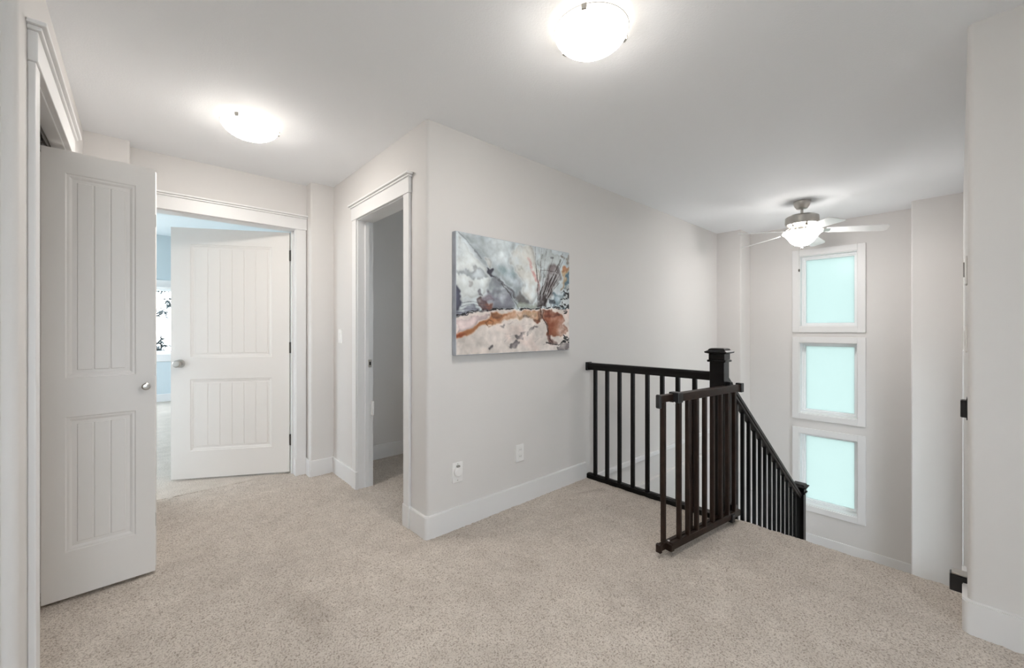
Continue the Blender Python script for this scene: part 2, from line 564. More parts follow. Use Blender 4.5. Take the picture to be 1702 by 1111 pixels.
# ------------------------------------------------------------------ windows
def add_window(name, axis, c, out, a0, a1, z0, z1, fw, glass, label, casing=0.0, inset=0.09, mull=(), face=0.0):
    """window in a wall; axis = wall normal axis, c = inner face, out = +1/-1 direction to outdoors"""
    bm = B()
    def bb(b, p0, p1, d0, d1, q0, q1, bev=0.0):
        e0, e1 = sorted((c + out * d0, c + out * d1))
        if axis == 'y': box(b, p0, p1, e0, e1, q0, q1, bev, 1)
        else: box(b, e0, e1, p0, p1, q0, q1, bev, 1)
    # sash frame
    d0, d1 = inset, inset + 0.045
    bb(bm, a0, a0 + fw, d0, d1, z0, z1); bb(bm, a1 - fw, a1, d0, d1, z0, z1)
    bb(bm, a0 + fw, a1 - fw, d0, d1, z0, z0 + fw); bb(bm, a0 + fw, a1 - fw, d0, d1, z1 - fw, z1)
    # inner bead
    q = fw * 0.45
    d2 = inset + 0.02
    bb(bm, a0 + fw, a0 + fw + q, d2, d1, z0 + fw, z1 - fw); bb(bm, a1 - fw - q, a1 - fw, d2, d1, z0 + fw, z1 - fw)
    bb(bm, a0 + fw + q, a1 - fw - q, d2, d1, z0 + fw, z0 + fw + q); bb(bm, a0 + fw + q, a1 - fw - q, d2, d1, z1 - fw - q, z1 - fw)
    for mx in mull:
        bb(bm, mx - 0.03, mx + 0.03, d0, d1, z0 + fw, z1 - fw)
    root = struct(name, bm, M_VINYL, label)
    b2 = B(); bb(b2, a0 + fw * .8, a1 - fw * .8, inset + 0.028, inset + 0.034, z0 + fw * .8, z1 - fw * .8)
    obj('pane', b2, glass, root)
    # jamb lining, one board per side
    th = 0.012
    for nm, r_ in (('jamb_lining', (a0, a0 + th, z0, z1)), ('jamb_lining', (a1 - th, a1, z0, z1)),
                   ('sill', (a0 + th, a1 - th, z0, z0 + th)), ('head_lining', (a0 + th, a1 - th, z1 - th, z1))):
        b2 = B(); bb(b2, r_[0], r_[1], -0.004, inset + 0.01, r_[2], r_[3]); obj(nm, b2, M_TRIM, root)
    if casing:
        k = casing
        for nm, r_ in (('side_casing', (a0 - k, a0 + 0.004, z0 - k, z1 + k)), ('side_casing', (a1 - 0.004, a1 + k, z0 - k, z1 + k)),
                       ('bottom_casing', (a0 + 0.004, a1 - 0.004, z0 - k, z0 + 0.004)), ('top_casing', (a0 + 0.004, a1 - 0.004, z1 - 0.004, z1 + k))):
            b2 = B(); bb(b2, r_[0], r_[1], -0.018, 0.0, r_[2], r_[3], 0.003); obj(nm, b2, M_TRIM, root)
    return root
add_window('window_1', 'x', XW, 1, WY0, WY1, *WZ[0], 0.032, M_FROST, 'topmost of the three stacked frosted stairwell windows', 0.064)
add_window('window_2', 'x', XW, 1, WY0, WY1, *WZ[1], 0.032, M_FROST, 'middle one of the three stacked frosted stairwell windows', 0.064)
add_window('window_3', 'x', XW, 1, WY0, WY1, *WZ[2], 0.032, M_FROST, 'lowest of the three stacked frosted stairwell windows', 0.064)
add_window('window_4', 'y', BYW, 1, bx0, bx1, bz0, bz1, 0.04, M_GLASS, 'bedroom window with trees outside, seen past the door', 0.12, 0.05, mull=(-0.9,))
add_window('added_window_7', 'x', -3.0, -1, 4.4, 8.8, 0.5, 2.3, 0.05, M_GLASS, 'wide added side window brightening the bedroom', 0.09, 0.05, mull=(6.7,))  # unseen, added to let more daylight into the bedroom
add_window('added_window_5', 'y', RY0, -1, -1.2, 0.6, 0.65, 2.10, 0.05, M_GLASS, 'wide added window lighting the hall from behind the camera', 0.09, 0.05, mull=(-0.25,))  # unseen, added to brighten the hall from the back
add_window('added_window_6', 'x', -1.0, -1, 0.0, 2.05, -2.5, -0.45, 0.05, M_GLASS, 'wide added window lighting the stairwell from the hall below', 0.0, 0.05, mull=(1.0,))  # unseen, added so daylight reaches the stairwell from below

add_window('added_window_8', 'x', 3.3, 1, 2.6, 3.3, 1.2, 2.0, 0.04, M_GLASS, 'small added window lighting the room behind the doorway', 0.06, 0.05)  # unseen, added to lift the light in the side room

add_window('added_window_9', 'y', YR, -1, SX0, SX1, SZ0, SZ1, 0.03, M_GLASS, 'narrow added side window lighting the stairwell', 0.0, 0.05)  # added to light landing and end wall; edge-on to the camera

# ------------------------------------------------------------------ baseboards
BH, BT = 0.13, 0.015
def baseboard(name, pts_list, label, z=0.0, radii=None):
    bm = B()
    for x0, x1, y0, y1 in pts_list:
        box(bm, x0, x1, y0, y1, z - 0.012, z + BH, 0.005, 2)
    return struct(name, bm, M_TRIM, label)
bm = B()
prism(bm, [(XA - BT, 2.262), (XA - BT, YB - BT), (2.712, YB - BT), (2.712, YB + 0.004), (XA + 0.004, YB + 0.004), (XA + 0.004, 2.262)], -0.012, BH, {1: 0.022})
geo = [e for e in bm.edges if all(v.co.z > 0.1 for v in e.verts)]
bmesh.ops.bevel(bm, geom=geo, offset=0.005, segments=2, affect='EDGES')
struct('baseboard_center', bm, M_TRIM, 'tall white baseboard wrapping the corner under the painting', True)
baseboard('baseboard_doorway', [(XA - BT, XA + 0.003, 3.165, YF)], 'white baseboard between doorway and hall end')
baseboard('baseboard_back', [(XJ1 - 0.004, XA, YF - BT, YF + 0.003), (XJ1 - BT, XJ1 + 0.003, YF, YREC), (XL, XJ0 + BT, YF - BT, YF + 0.003)], 'white baseboard at the end of the hall')
baseboard('baseboard_left', [(XL - 0.003, XL + BT, YL + 0.03, 1.952), (XL - 0.003, XL + BT, 2.945, YF)], 'white baseboard beside the closet')
bm = B()
prism(bm, [(XR - BT, RY0), (XR + 0.004, RY0), (XR + 0.004, YR - 0.004), (2.80, YR - 0.004), (2.80, YR + BT), (XR - BT, YR + BT)], -0.012, BH, {5: 0.022})
geo = [e for e in bm.edges if all(v.co.z > 0.1 for v in e.verts)]
bmesh.ops.bevel(bm, geom=geo, offset=0.005, segments=2, affect='EDGES')
struct('baseboard_right', bm, M_TRIM, 'tall white baseboard rounding the wall end at the right', True)
baseboard('baseboard_side_room', [(XA + T, 3.3, 3.70 - BT, 3.703)], 'white baseboard in the dim room behind the doorway')
baseboard('baseboard_bedroom', [(-3.0, 2.6, BYW - BT, BYW + 0.003)], 'white baseboard under the bedroom window')
baseboard('baseboard_landing', [(XW - BT, XW + 0.003, 0.31, 1.80), (XP - BT, XP + 0.003, YR, 0.31), (XP - BT, XP + 0.003, 1.80, YB)], 'white baseboard along the stair landing', ZL)

# trim ledge on the painting wall inside the stairwell
bm = B()
box(bm, 2.80, XP, YB - 0.02, YB + 0.003, -0.046, -0.004, 0.004, 2)
o = struct('trim_4', bm, M_TRIM, 'white ledge trim along the wall inside the stairwell')
bm = B(); box(bm, 2.70, XP, YB - 0.035, YB + 0.003, ZB, -0.262, 0.006, 2)
struct('trim_5', bm, M_WALL, 'thicker lower wall of the stairwell')

# ------------------------------------------------------------------ door casings
def casing_set(name, label, axis, face, out, a0, a1, top, thick, cw=0.075, ext=0.02, depth0=0.018):
    """axis: the wall's normal axis; face: coordinate of the visible wall face; out: direction of the hall;
    a0..a1 opening, thick: wall thickness. Root mesh: the jamb lining."""
    def bb(b, p0, p1, d0, d1, q0, q1, bev=0.003):
        e0, e1 = sorted((face + out * d0, face + out * d1))
        if axis == 'y': box(b, p0, p1, e0, e1, q0, q1, bev, 2)
        else: box(b, e0, e1, p0, p1, q0, q1, bev, 2)
    bm = B()
    bb(bm, a0 - 0.02, a0, 0.004, -thick - 0.004, -0.012, top + 0.02)
    bb(bm, a1, a1 + 0.02, 0.004, -thick - 0.004, -0.012, top + 0.02)
    bb(bm, a0, a1, 0.004, -thick - 0.004, top, top + 0.02)
    root = struct(name, bm, M_TRIM, label)
    for p0, p1 in ((a0 - cw, a0 - 0.005), (a1 + 0.005, a1 + cw)):
        b = B(); bb(b, p0, p1, 0.0, depth0, -0.012, top + 0.005); obj('side_casing', b, M_TRIM, root)
    b = B(); bb(b, a0 - cw - 0.006, a1 + cw + 0.006, 0.0, depth0 + 0.005, top + 0.005, top + 0.10); obj('head_casing', b, M_TRIM, root)
    # tapered crown cap: three stepped strips
    b = B()
    bb(b, a0 - cw - 0.016, a1 + cw + 0.016, 0.0, depth0 + 0.014, top + 0.10, top + 0.113)
    bb(b, a0 - cw - 0.028, a1 + cw + 0.028, 0.0, depth0 + 0.026, top + 0.113, top + 0.126)
    obj('crown_cap', b, M_TRIM, root)
    # door stops
    for p0, p1 in ((a0, a0 + 0.012), (a1 - 0.012, a1)):
        b = B(); bb(b, p0, p1, -thick * 0.45, -thick * 0.45 - 0.032, 0.0, top, 0.002); obj('door_stop', b, M_TRIM, root)
    return root
tr1 = casing_set('trim_1', 'white crowned casing around the open doorway left of the painting', 'x', XA, -1, DA0, DA1, DH, T)
tr2 = casing_set('trim_2', 'white crowned casing of the bedroom door at the hall end', 'y', YREC, -1, DB0, DB1, DH, T, cw=0.082)
tr3 = casing_set('trim_3', 'white crowned casing of the closet at the left', 'x', XL, 1, CL0, CL1, DH, T, cw=0.075)
# base blocks widen the foot of the doorway casing
for y0, y1 in ((2.258, 2.342), (3.088, 3.168)):
    bm = B(); box(bm, XA - 0.022, XA + 0.003, y0, y1, -0.012, BH + 0.004, 0.004, 2); obj('plinth_block', bm, M_TRIM, tr1)
for x0, x1 in ((0.953, 1.040),):
    bm = B(); box(bm, x0, x1, YREC - 0.022, YREC + 0.003, -0.012, BH + 0.004, 0.004, 2); obj('plinth_block', bm, M_TRIM, tr2)
# latch plates in the far jamb of the doorway
bm = B(); box(bm, XA + 0.075, XA + 0.10, DA1 - 0.016, DA1 + 0.002, 0.925, 0.985, 0.002, 1)
sp = obj('strike_plate', bm, M_NICKEL, tr1)
bm = B(); box(bm, XA + 0.081, XA + 0.093, DA1 - 0.018, DA1 - 0.014, 0.942, 0.968); obj('strike_hole', bm, M_PLASTIC_BLACK, sp)
bm = B(); box(bm, XA + 0.100, XA + 0.118, DA1 - 0.02, DA1 + 0.002, 0.55, 0.66, 0.003, 1); obj('hinge_leaf', bm, M_PLATE, tr1)
# casing of the next door, only its edge shows at the left border
bm = B(); box(bm, -0.385, -0.292, YL - 0.02, YL + 0.004, -0.012, 2.06, 0.003, 2)
t6 = struct('trim_6', bm, M_TRIM, 'white door casing edge at the left border')
bm = B(); box(bm, -1.32, -0.30, YL - 0.024, YL + 0.004, 2.055, 2.16, 0.003, 2); obj('head_casing', bm, M_TRIM, t6)
bm = B(); box(bm, -1.31, -1.222, YL - 0.02, YL + 0.004, -0.012, 2.06, 0.003, 2); obj('side_casing', bm, M_TRIM, t6)
bm = B(); box(bm, -1.222, -0.385, YL - 0.006, YL + 0.004, 0.005, 2.055, 0.002, 1); obj('door_slab', bm, M_DOOR, t6)

# ------------------------------------------------------------------ panelled doors
def panel_door(name, label, wd, ht, th, panels, nplank, loc, rot):
    """local frame: x width, y thickness (front face at y=0, back at y=th), z up. panels = [(x0,x1,z0,z1)]"""
    bm = B()
    px0, px1 = panels[0][0], panels[0][1]
    box(bm, 0, px0, 0, th, 0, ht)
    box(bm, px1, wd, 0, th, 0, ht)
    zs = [0] + [v for p in sorted(panels, key=lambda p: p[2]) for v in p[2:4]] + [ht]
    for k in range(0, len(zs), 2):
        box(bm, px0, px1, 0, th, zs[k], zs[k + 1])
    root = obj(name, bm, M_DOOR, None)
    root['kind'] = 'structure'; root['label'] = label
    root.location = loc; root.rotation_euler = (0, 0, rot)
    for (x0, x1, z0, z1) in panels:
        # sunk panel with sloped moulding on both faces
        b = B()
        box(b, x0, x1, 0.0095, th - 0.0095, z0, z1)
        for side in (0, 1):
            f = (lambda v: v) if side == 0 else (lambda v: th - v)
            o4 = [(x0, z0), (x1, z0), (x1, z1), (x0, z1)]
            mw = 0.022
            def ring(dw, y): return [b.verts.new((x0 + dw if i in (0, 3) else x1 - dw, f(y), z0 + dw if i in (0, 1) else z1 - dw)) for i in range(4)]
            rings = [ring(0, 0.0), ring(0.004, 0.004), ring(0.012, 0.0045), ring(mw, 0.010)]
            for A_, B_ in zip(rings, rings[1:]):
                for i in range(4):
                    b.faces.new((A_[i], A_[(i + 1) % 4], B_[(i + 1) % 4], B_[i]))
        pan = obj('panel', b, M_DOOR, root, local=True)
        # individual planks between the grooves
        mg = 0.034
        pw = (x1 - x0 - 2 * mg) / nplank
        b = B(); box(b, 0, pw - 0.0035, 0.006, 0.011, z0 + mg, z1 - mg, 0.0025, 1)
        me = None
        for k in range(nplank):
            if me is None:
                o = obj('plank', b, M_DOOR, pan, local=True); me = o.data
                o.location = (x0 + mg + 0.002 + k * pw, 0, 0)
            else:
                o = bpy.data.objects.new('plank', me); COL.objects.link(o); o.parent = pan
                o.location = (x0 + mg + 0.002 + k * pw, 0, 0)
    return root

# bedroom door, half open into the bedroom
HX, HY_ = 0.934, 3.825
ang = math.atan2(0.425, -0.753)      # direction hinge -> free edge
LW = 0.865
fe = (HX + LW * math.cos(ang), HY_ + LW * math.sin(ang))
d1 = panel_door('door_1', 'white planked bedroom door standing half open at the hall end', LW, 2.025, 0.035,
                [(0.135, LW - 0.135, 0.22, 0.80), (0.135, LW - 0.135, 0.975, 1.895)], 6, (fe[0], fe[1], 0.014), ang - PI)
def door_knob(root, x, z, y=0.0, r=0.028, rose=0.033, sgn=-1):
    b = B()
    lathe_axis(b, [(0, 0), (rose, 0), (rose, 0.006), (rose * .75, 0.010), (0, 0.010)], (x, y, z), (0, sgn, 0), 28)
    ro = obj('rosette', b, M_NICKEL, root, True, True)
    b = B()
    lathe_axis(b, [(0, 0.008), (0.011, 0.008), (0.011, 0.028), (0.018, 0.034), (r, 0.044), (r * 1.02, 0.056), (r * .8, 0.064), (0, 0.067)], (x, y, z), (0, sgn, 0), 28)
    obj('knob', b, M_NICKEL, root, True, True)
door_knob(d1, 0.066, 0.93)
door_knob(d1, 0.066, 0.93, 0.035, sgn=1)
b = B(); box(b, -0.002, 0.0015, 0.006, 0.029, 0.90, 0.96); obj('latch_plate', b, M_NICKEL, d1, local=True)
for z in (0.27, 1.05, 1.83):
    b = B()
    box(b, LW - 0.003, LW + 0.026, 0.0, 0.006, z - 0.045, z + 0.045)
    lathe(b, [(0, -0.047), (0.0075, -0.047), (0.0075, 0.047), (0, 0.047)], (LW + 0.012, 0.0, z), 12)
    obj('hinge', b, M_HINGE, d1, local=True)

# closet bifold: front leaf (turned to us) and pivot leaf behind it
KX, KY = 0.056, 2.722
lw2 = 0.376
d2 = panel_door('door_2', 'white planked folding closet door standing open at the left', lw2, 2.005, 0.032,
                [(0.072, lw2 - 0.072, 0.205, 0.81), (0.072, lw2 - 0.072, 0.985, 1.905)], 3,
                (KX - lw2 * math.cos(0.05), KY - lw2 * math.sin(0.05) - 0.016, 0.012), 0.05)
b = B()
lathe_axis(b, [(0, 0), (0.010, 0), (0.008, 0.014), (0.0155, 0.020), (0.017, 0.028), (0.012, 0.034), (0, 0.036)], (lw2 - 0.036, 0, 0.925), (0, -1, 0), 24)
obj('knob', b, M_NICKEL, d2, True, True)
d3 = panel_door('door_3', 'rear leaf of the folding closet door', lw2, 2.005, 0.032,
                [(0.072, lw2 - 0.072, 0.205, 0.81), (0.072, lw2 - 0.072, 0.985, 1.905)], 3,
                (KX - lw2 * math.cos(-0.18) + 0.0, KY + lw2 * math.sin(0.18) + 0.022, 0.012), -0.18)
for z in (0.25, 1.0, 1.75):
    b = B(); box(b, lw2 - 0.002, lw2 + 0.003, 0.006, 0.03, z - 0.03, z + 0.03); obj('hinge', b, M_NICKEL, d2, local=True)
# track and rollers at the closet head
bm = B()
box(bm, XL - 0.075, XL - 0.071, CL0, CL1, 2.022, 2.05); box(bm, XL - 0.045, XL - 0.041, CL0, CL1, 2.022, 2.05)
box(bm, XL - 0.075, XL - 0.041, CL0, CL1, 2.046, 2.05)
tk = tag(obj('door_track', bm, M_HINGE, None), 'metal sliding track under the closet head casing', 'door track')
bm = B()
lathe(bm, [(0, -0.03), (0.012, -0.03), (0.012, 0.0), (0, 0.0)], (XL - 0.058, 2.70, 2.046), 16)
obj('roller', bm, M_GREY, tk, True)
bm = B(); box(bm, XL - 0.066, XL - 0.05, 2.60, 2.66, 2.024, 2.044, 0.002, 1); obj('guide_block', bm, M_HINGE, tk)
bm = B(); box(bm, XL - 0.063, XL - 0.053, 2.74, 2.84, 2.026, 2.040, 0.002, 1); obj('guide_block', bm, M_HINGE, tk)

# ------------------------------------------------------------------ stairs
RISE, RUN = -ZL / 7, 0.266
st = thing('staircase', (XE, 0.5, ZL), 'carpeted stairs going down past the window wall', 'stairs')
for k in range(7):
    x0 = 2.83 + k * RUN
    z1 = -k * RISE
    bm = B(); box(bm, x0, x0 + 0.02, YR + 0.002, YS + 0.01, z1 - RISE, z1 - 0.03); obj('riser', bm, M_CARPET, st)
    if k < 6:
        bm = B(); box(bm, x0 - 0.002, x0 + RUN + 0.03, YR + 0.002, YS + 0.01, z1 - RISE - 0.035, z1 - RISE, 0.012, 2); obj('tread', bm, M_CARPET, st)
xl = 2.83 + 6 * RUN
bm = B(); box(bm, xl + 0.02, XP - BT, YR, YB, ZL - 0.2, ZL - 0.001); box(bm, XP - BT, XW, 0.31, 1.80, ZL - 0.2, ZL - 0.001)
struct('floor_landing', bm, M_CARPET, 'carpeted landing half-way down the stairs')
bm = B()   # closed stringer wall under the sloping rail
profile_y(bm, [(2.82, -0.02), (2.82, -0.30), (4.655, -1.55), (4.655, -1.24)], YS + 0.012, YS + 0.072)
struct('trim_8', bm, M_TRIM, 'white stringer under the sloping stair railing')

# ------------------------------------------------------------------ railings
RXC, NY, NX = 2.745, 1.042, 2.755
def newel(name, x, y, z0, z1, label):
    t = thing(name, (x, y, z0), label, 'newel post', 'dark stair newel posts')
    h = 0.044
    bm = B(); box(bm, x - h, x + h, y - h, y + h, z0, z1 - 0.075, 0.003, 1); obj('post', bm, M_BLACK, t)
    bm = B(); box(bm, x - h - 0.012, x + h + 0.012, y - h - 0.012, y + h + 0.012, z1 - 0.088, z1 - 0.074, 0.004, 2); obj('collar', bm, M_BLACK, t)
    bm = B(); box(bm, x - h - 0.004, x + h + 0.004, y - h - 0.004, y + h + 0.004, z1 - 0.074, z1 - 0.034, 0.002, 1); obj('cap_neck', bm, M_BLACK, t)
    bm = B()
    def sq(hh, z): return [bm.verts.new((x + sx * hh, y + sy * hh, z)) for sx, sy in ((-1, -1), (1, -1), (1, 1), (-1, 1))]
    rs = [sq(h + 0.004, z1 - 0.036), sq(h + 0.022, z1 - 0.030), sq(h + 0.024, z1 - 0.022), sq(h + 0.008, z1 - 0.014), sq(h + 0.002, z1 - 0.004), sq(h - 0.008, z1)]
    for A_, B_ in zip(rs, rs[1:]):
        for i in range(4): bm.faces.new((A_[i], A_[(i + 1) % 4], B_[(i + 1) % 4], B_[i]))
    bm.faces.new(rs[-1]); bm.faces.new(rs[0][::-1])
    obj('cap', bm, M_BLACK, t)
    return t
newel('newel_post', NX, NY, 0.0, 1.097, 'black newel post at the head of the stairs, behind the brown gate')
newel('newel_post', 4.70, NY, ZL, -0.262, 'black newel post half-way down, in front of the lowest window')

lr = thing('landing_railing', (RXC, 1.55, 0.0), 'black baluster railing between painting wall and upper newel post', 'railing')
bm = B()
prof = [(-0.024, 0.888), (0.024, 0.888), (0.026, 0.90), (0.03, 0.912), (0.032, 0.932), (0.022, 0.944), (-0.022, 0.944), (-0.032, 0.932), (-0.03, 0.912), (-0.026, 0.90)]
profile_y(bm, [(RXC + x, z) for x, z in prof], NY + 0.044, YB - 0.002)
hr = obj('handrail', bm, M_BLACK, lr)
bm = B(); box(bm, RXC - 0.033, RXC + 0.033, YB - 0.02, YB - 0.001, 0.882, 0.949, 0.003, 1); obj('wall_rosette', bm, M_BLACK, lr)
bm = B(); box(bm, RXC - 0.03, RXC + 0.03, NY + 0.044, YB - 0.002, -0.004, 0.030, 0.004, 2); obj('bottom_rail', bm, M_BLACK, lr)
bm = B(); box(bm, -0.013, 0.013, -0.013, 0.013, 0.026, 0.892, 0.002, 1)
first = None
for y in (2.002, 1.888, 1.775, 1.660, 1.540, 1.425, 1.311, 1.195):
    if first is None:
        first = obj('baluster', bm, M_BLACK, lr, local=True); o = first
    else:
        o = first.copy(); COL.objects.link(o); o.parent = lr
    o.location = (0.0, y - 1.55, 0.0)
# short fillets let into the shoe rail
fil = None
for y in (2.042, 1.945, 1.832, 1.718, 1.600, 1.482, 1.368, 1.253):
    if fil is None:
        bm = B(); box(bm, -0.012, 0.012, -0.03, 0.03, 0.029, 0.034); fil = obj('fillet', bm, M_BLACK, lr, local=True); o = fil
    else:
        o = fil.copy(); COL.objects.link(o); o.parent = lr
    o.location = (0.0, y - 1.55, 0.0)
# rim board under the railing (edge of the stair opening)
bm = B(); box(bm, 2.735, 2.815, NY - 0.05, YB, -0.26, -0.005, 0.003, 1); struct('trim_7', bm, M_TRIM, 'white rim board under the landing railing')

SL = -0.688
sr = thing('stair_railing', (3.7, NY, -0.9), 'black sloping stair railing running down to the lower newel post', 'railing')
xa_, xb_ = NX + 0.044, 4.70 - 0.044
za_ = 0.905
def rz(x): return za_ + SL * (x - xa_)
bm = B()
for (wv, hv, off) in ((0.048, 0.024, -0.014), (0.062, 0.03, 0.010)):
    bar(bm, (xa_, NY, rz(xa_) + off), (xb_, NY, rz(xb_) + off), wv, hv, bev=0.005)
obj('handrail', bm, M_BLACK, sr)
bm = B(); bar(bm, (xa_ + 0.02, NY, rz(xa_) - 0.93), (xb_, NY, rz(xb_) - 0.915), 0.06, 0.035, bev=0.004); obj('bottom_rail', bm, M_BLACK, sr)
for k in range(14):
    x = 2.925 + k * 0.1235
    h = 0.0112
    bm = B()
    vs_ = []
    for zf, in ((lambda q: rz(q) - 0.92,), (lambda q: rz(q) - 0.02,)):
        vs_ += [bm.verts.new((x + sx * h, NY + sy * h, zf(x + sx * h))) for sx, sy in ((-1, -1), (1, -1), (1, 1), (-1, 1))]
    for q in ((0, 1, 2, 3), (4, 7, 6, 5), (0, 4, 5, 1), (1, 5, 6, 2), (2, 6, 7, 3), (3, 7, 4, 0)):
        bm.faces.new([vs_[i] for i in q])
    obj('baluster', bm, M_BLACK, sr)

# ------------------------------------------------------------------ safety gate
G0 = Vector((2.832, 0.966, 0)); G1 = Vector((2.052, 1.068, 0))
gd = (G1 - G0).normalized(); gn = Vector((gd.y, -gd.x, 0))
if gn.y > 0: gn = -gn           # towards the camera's right
gl = (G1 - G0).length
UP = Vector((0, 0, 1))
g = thing('safety_gate', (G0.x, G0.y, 0.0), 'brown wooden safety gate swung open from the upper newel post', 'gate')
def gbox(bm, s0, s1, n0, n1, z0, z1, bev=0.003):
    c = G0 + gd * ((s0 + s1) / 2) + gn * ((n0 + n1) / 2) + UP * ((z0 + z1) / 2)
    obox(bm, c, gd, gn, UP, (s1 - s0) / 2, (n1 - n0) / 2, (z1 - z0) / 2, bev)
def gobj(name, m, *a, **k):
    bm = B(); gbox(bm, *a, **k); return obj(name, bm, m, g)
ZT0, ZT1, ZB0, ZB1 = 0.822, 0.866, 0.030, 0.070
# front frame (hinged), rear frame (slides out further)
gobj('front_top_rail', M_GATE, 0.0, gl - 0.115, 0.004, 0.026, ZT0, ZT1)
gobj('front_bottom_rail', M_GATE, 0.0, gl - 0.055, 0.004, 0.026, ZB0, ZB1)
gobj('rear_top_rail', M_GATE, 0.12, gl, -0.026, -0.002, ZT0 + 0.002, ZT1 - 0.002)
gobj('rear_bottom_rail', M_GATE, 0.12, gl, -0.026, -0.002, ZB0, ZB1 - 0.002)
def s_of(px):
    a = (px - 851) / 678.0
    dr = Vector((a * math.sin(TH) + math.cos(TH), -a * math.cos(TH) + math.sin(TH), 0))
    M_ = Matrix(((dr.x, -gd.x), (dr.y, -gd.y)))
    t, s = M_.inverted() @ Vector((G0.x, G0.y))
    return s
for px in (1125, 1139.5, 1154, 1167.5, 1180.5, 1194, 1205.5, 1216.5):
    s = s_of(px)
    gobj('slat', M_GATE, s - 0.0105, s + 0.0105, 0.000, 0.026, ZB1 - 0.004, ZT0 + 0.004, bev=0.004)
for s in (gl - 0.035, gl - 0.29):
    gobj('slat', M_GATE, s - 0.0105, s + 0.0105, -0.028, -0.002, ZB1 - 0.004, ZT0 + 0.004, bev=0.004)
# sleeves, end latch, hinges
gobj('slide_sleeve', M_PLASTIC_BLACK, gl - 0.150, gl - 0.105, -0.030, 0.031, ZT0 - 0.006, ZT1 + 0.006)
gobj('end_latch', M_PLASTIC_BLACK, gl - 0.004, gl + 0.018, -0.028, 0.002, ZT0 - 0.028, ZT1 + 0.001, bev=0.005)
gobj('end_latch', M_GATE, gl - 0.004, gl + 0.016, -0.028, 0.002, ZB0 - 0.006, ZB1)
gobj('slide_sleeve', M_GATE, gl - 0.075, gl - 0.045, -0.028, 0.028, ZB0 - 0.006, ZB1 - 0.006)
gobj('hinge_block', M_PLASTIC_BLACK, -0.028, 0.004, -0.006, 0.034, ZT0 - 0.006, ZT1 + 0.008)
gobj('hinge_block', M_PLASTIC_BLACK, 0.052, 0.082, -0.04, 0.004, ZT1 - 0.012, ZT1 + 0.018)
gobj('hinge_block', M_PLASTIC_BLACK, 0.082, 0.115, -0.004, 0.034, ZB0 - 0.018, ZB1 - 0.006)
gobj('hinge_block', M_PLASTIC_BLACK, -0.012, 0.03, -0.05, 0.004, ZB1 - 0.02, ZB1 + 0.02)
for s in (gl - 0.07, 0.36, 0.20, 0.10, 0.02):
    bm = B(); lathe(bm, [(0, 0), (0.006, 0), (0.006, 0.004), (0, 0.006)], G0 + gd * s + gn * -0.006 + UP * (ZB1 - 0.004), 12); obj('peg', bm, M_PLATE, g)
bm = B(); lathe_axis(bm, [(0, 0), (0.008, 0), (0.008, 0.004), (0, 0.006)], G0 + gd * (gl - 0.07) + gn * 0.026 + UP * (ZT0 - 0.003), gn, 12)
obj('peg', bm, M_PLATE, g)
# wall brackets for the gate's latch
bm = B(); box(bm, 2.605, 2.65, YR - 0.001, YR + 0.052, 0.082, 0.155, 0.003, 1)
br = tag(obj('gate_bracket', bm, M_PLASTIC_BLACK), 'black gate latch bracket low on the right wall near the carpet', 'bracket')
bm = B(); box(bm, 2.603, 2.652, YR - 0.001, YR + 0.046, 0.155, 0.164, 0.002, 1); obj('latch_lip', bm, M_NICKEL, br)
bm = B(); box(bm, 2.555, 2.60, YR - 0.001, YR + 0.020, 0.845, 0.918, 0.003, 1)
br = tag(obj('gate_bracket', bm, M_PLASTIC_BLACK), 'black gate latch bracket at waist height on the right wall edge', 'bracket')
bm = B(); box(bm, 2.540, 2.61, YR - 0.001, YR + 0.003, 0.838, 0.928, 0.001, 1); obj('backplate', bm, M_PLASTIC_BLACK, br)

# ------------------------------------------------------------------ ceiling lights
def ceiling_light(name, c, rot, label):
    t = thing(name, (c[0], c[1], ZC), label, 'ceiling light', 'flush ceiling lights of the hall')
    bm = B(); lathe(bm, [(0, 0), (0.075, 0), (0.075, -0.012), (0.068, -0.02), (0, -0.02)], (c[0], c[1], ZC), 36); obj('base_plate', bm, M_PLATE, t, True)
    R = 0.146
    bm = B()
    prof = [(R, -0.030)]
    for k in range(1, 11):
        a = k / 10 * PI / 2
        prof.append((R * math.cos(a) if k < 10 else 0, -0.030 - 0.078 * math.sin(a) ** 1.15))
    inner = [(r * 0.965, z + 0.006) for r, z in prof[:-1]] + [(0, prof[-1][1] + 0.006)]
    lathe(bm, [*reversed(inner), *prof], (c[0], c[1], ZC), 48)
    nin = (len(inner) - 1) * 48
    gb = obj('glass_bowl', bm, M_BOWL, t, True)
    gb.data.materials.append(M_BOWL_IN)
    for i_, p_ in enumerate(gb.data.polygons): p_.material_index = 1 if i_ < nin else 0
    bm = B()
    ring = []
    for k in range(48):
        a = 2 * PI * k / 48
        ring.append((c[0] + (R + 0.001) * math.cos(a), c[1] + (R + 0.001) * math.sin(a), ZC - 0.029))
    tube(bm, ring + [ring[0]], 0.0016, 6)
    obj('rim_wire', bm, M_NICKEL, t, True)
    for k in range(3):
        a = rot + k * 2 * PI / 3
        u = Vector((math.cos(a), math.sin(a), 0)); v = Vector((-u.y, u.x, 0))
        bm = B()
        p = Vector((c[0], c[1], ZC))
        obox(bm, p + u * (R + 0.003) + UP * -0.038, u, v, UP, 0.002, 0.010, 0.011, 0.001)
        obox(bm, p + u * (R - 0.010) + UP * -0.049, u, v, UP, 0.013, 0.010, 0.002, 0.001)
        obj('clip', bm, M_NICKEL, t)
    return t
ceiling_light('ceiling_light', (1.335, 0.995), math.radians(87), 'large round glowing ceiling light nearest the camera')
ceiling_light('ceiling_light', (0.476, 2.795), math.radians(235), 'smaller looking round ceiling light near the bedroom door')

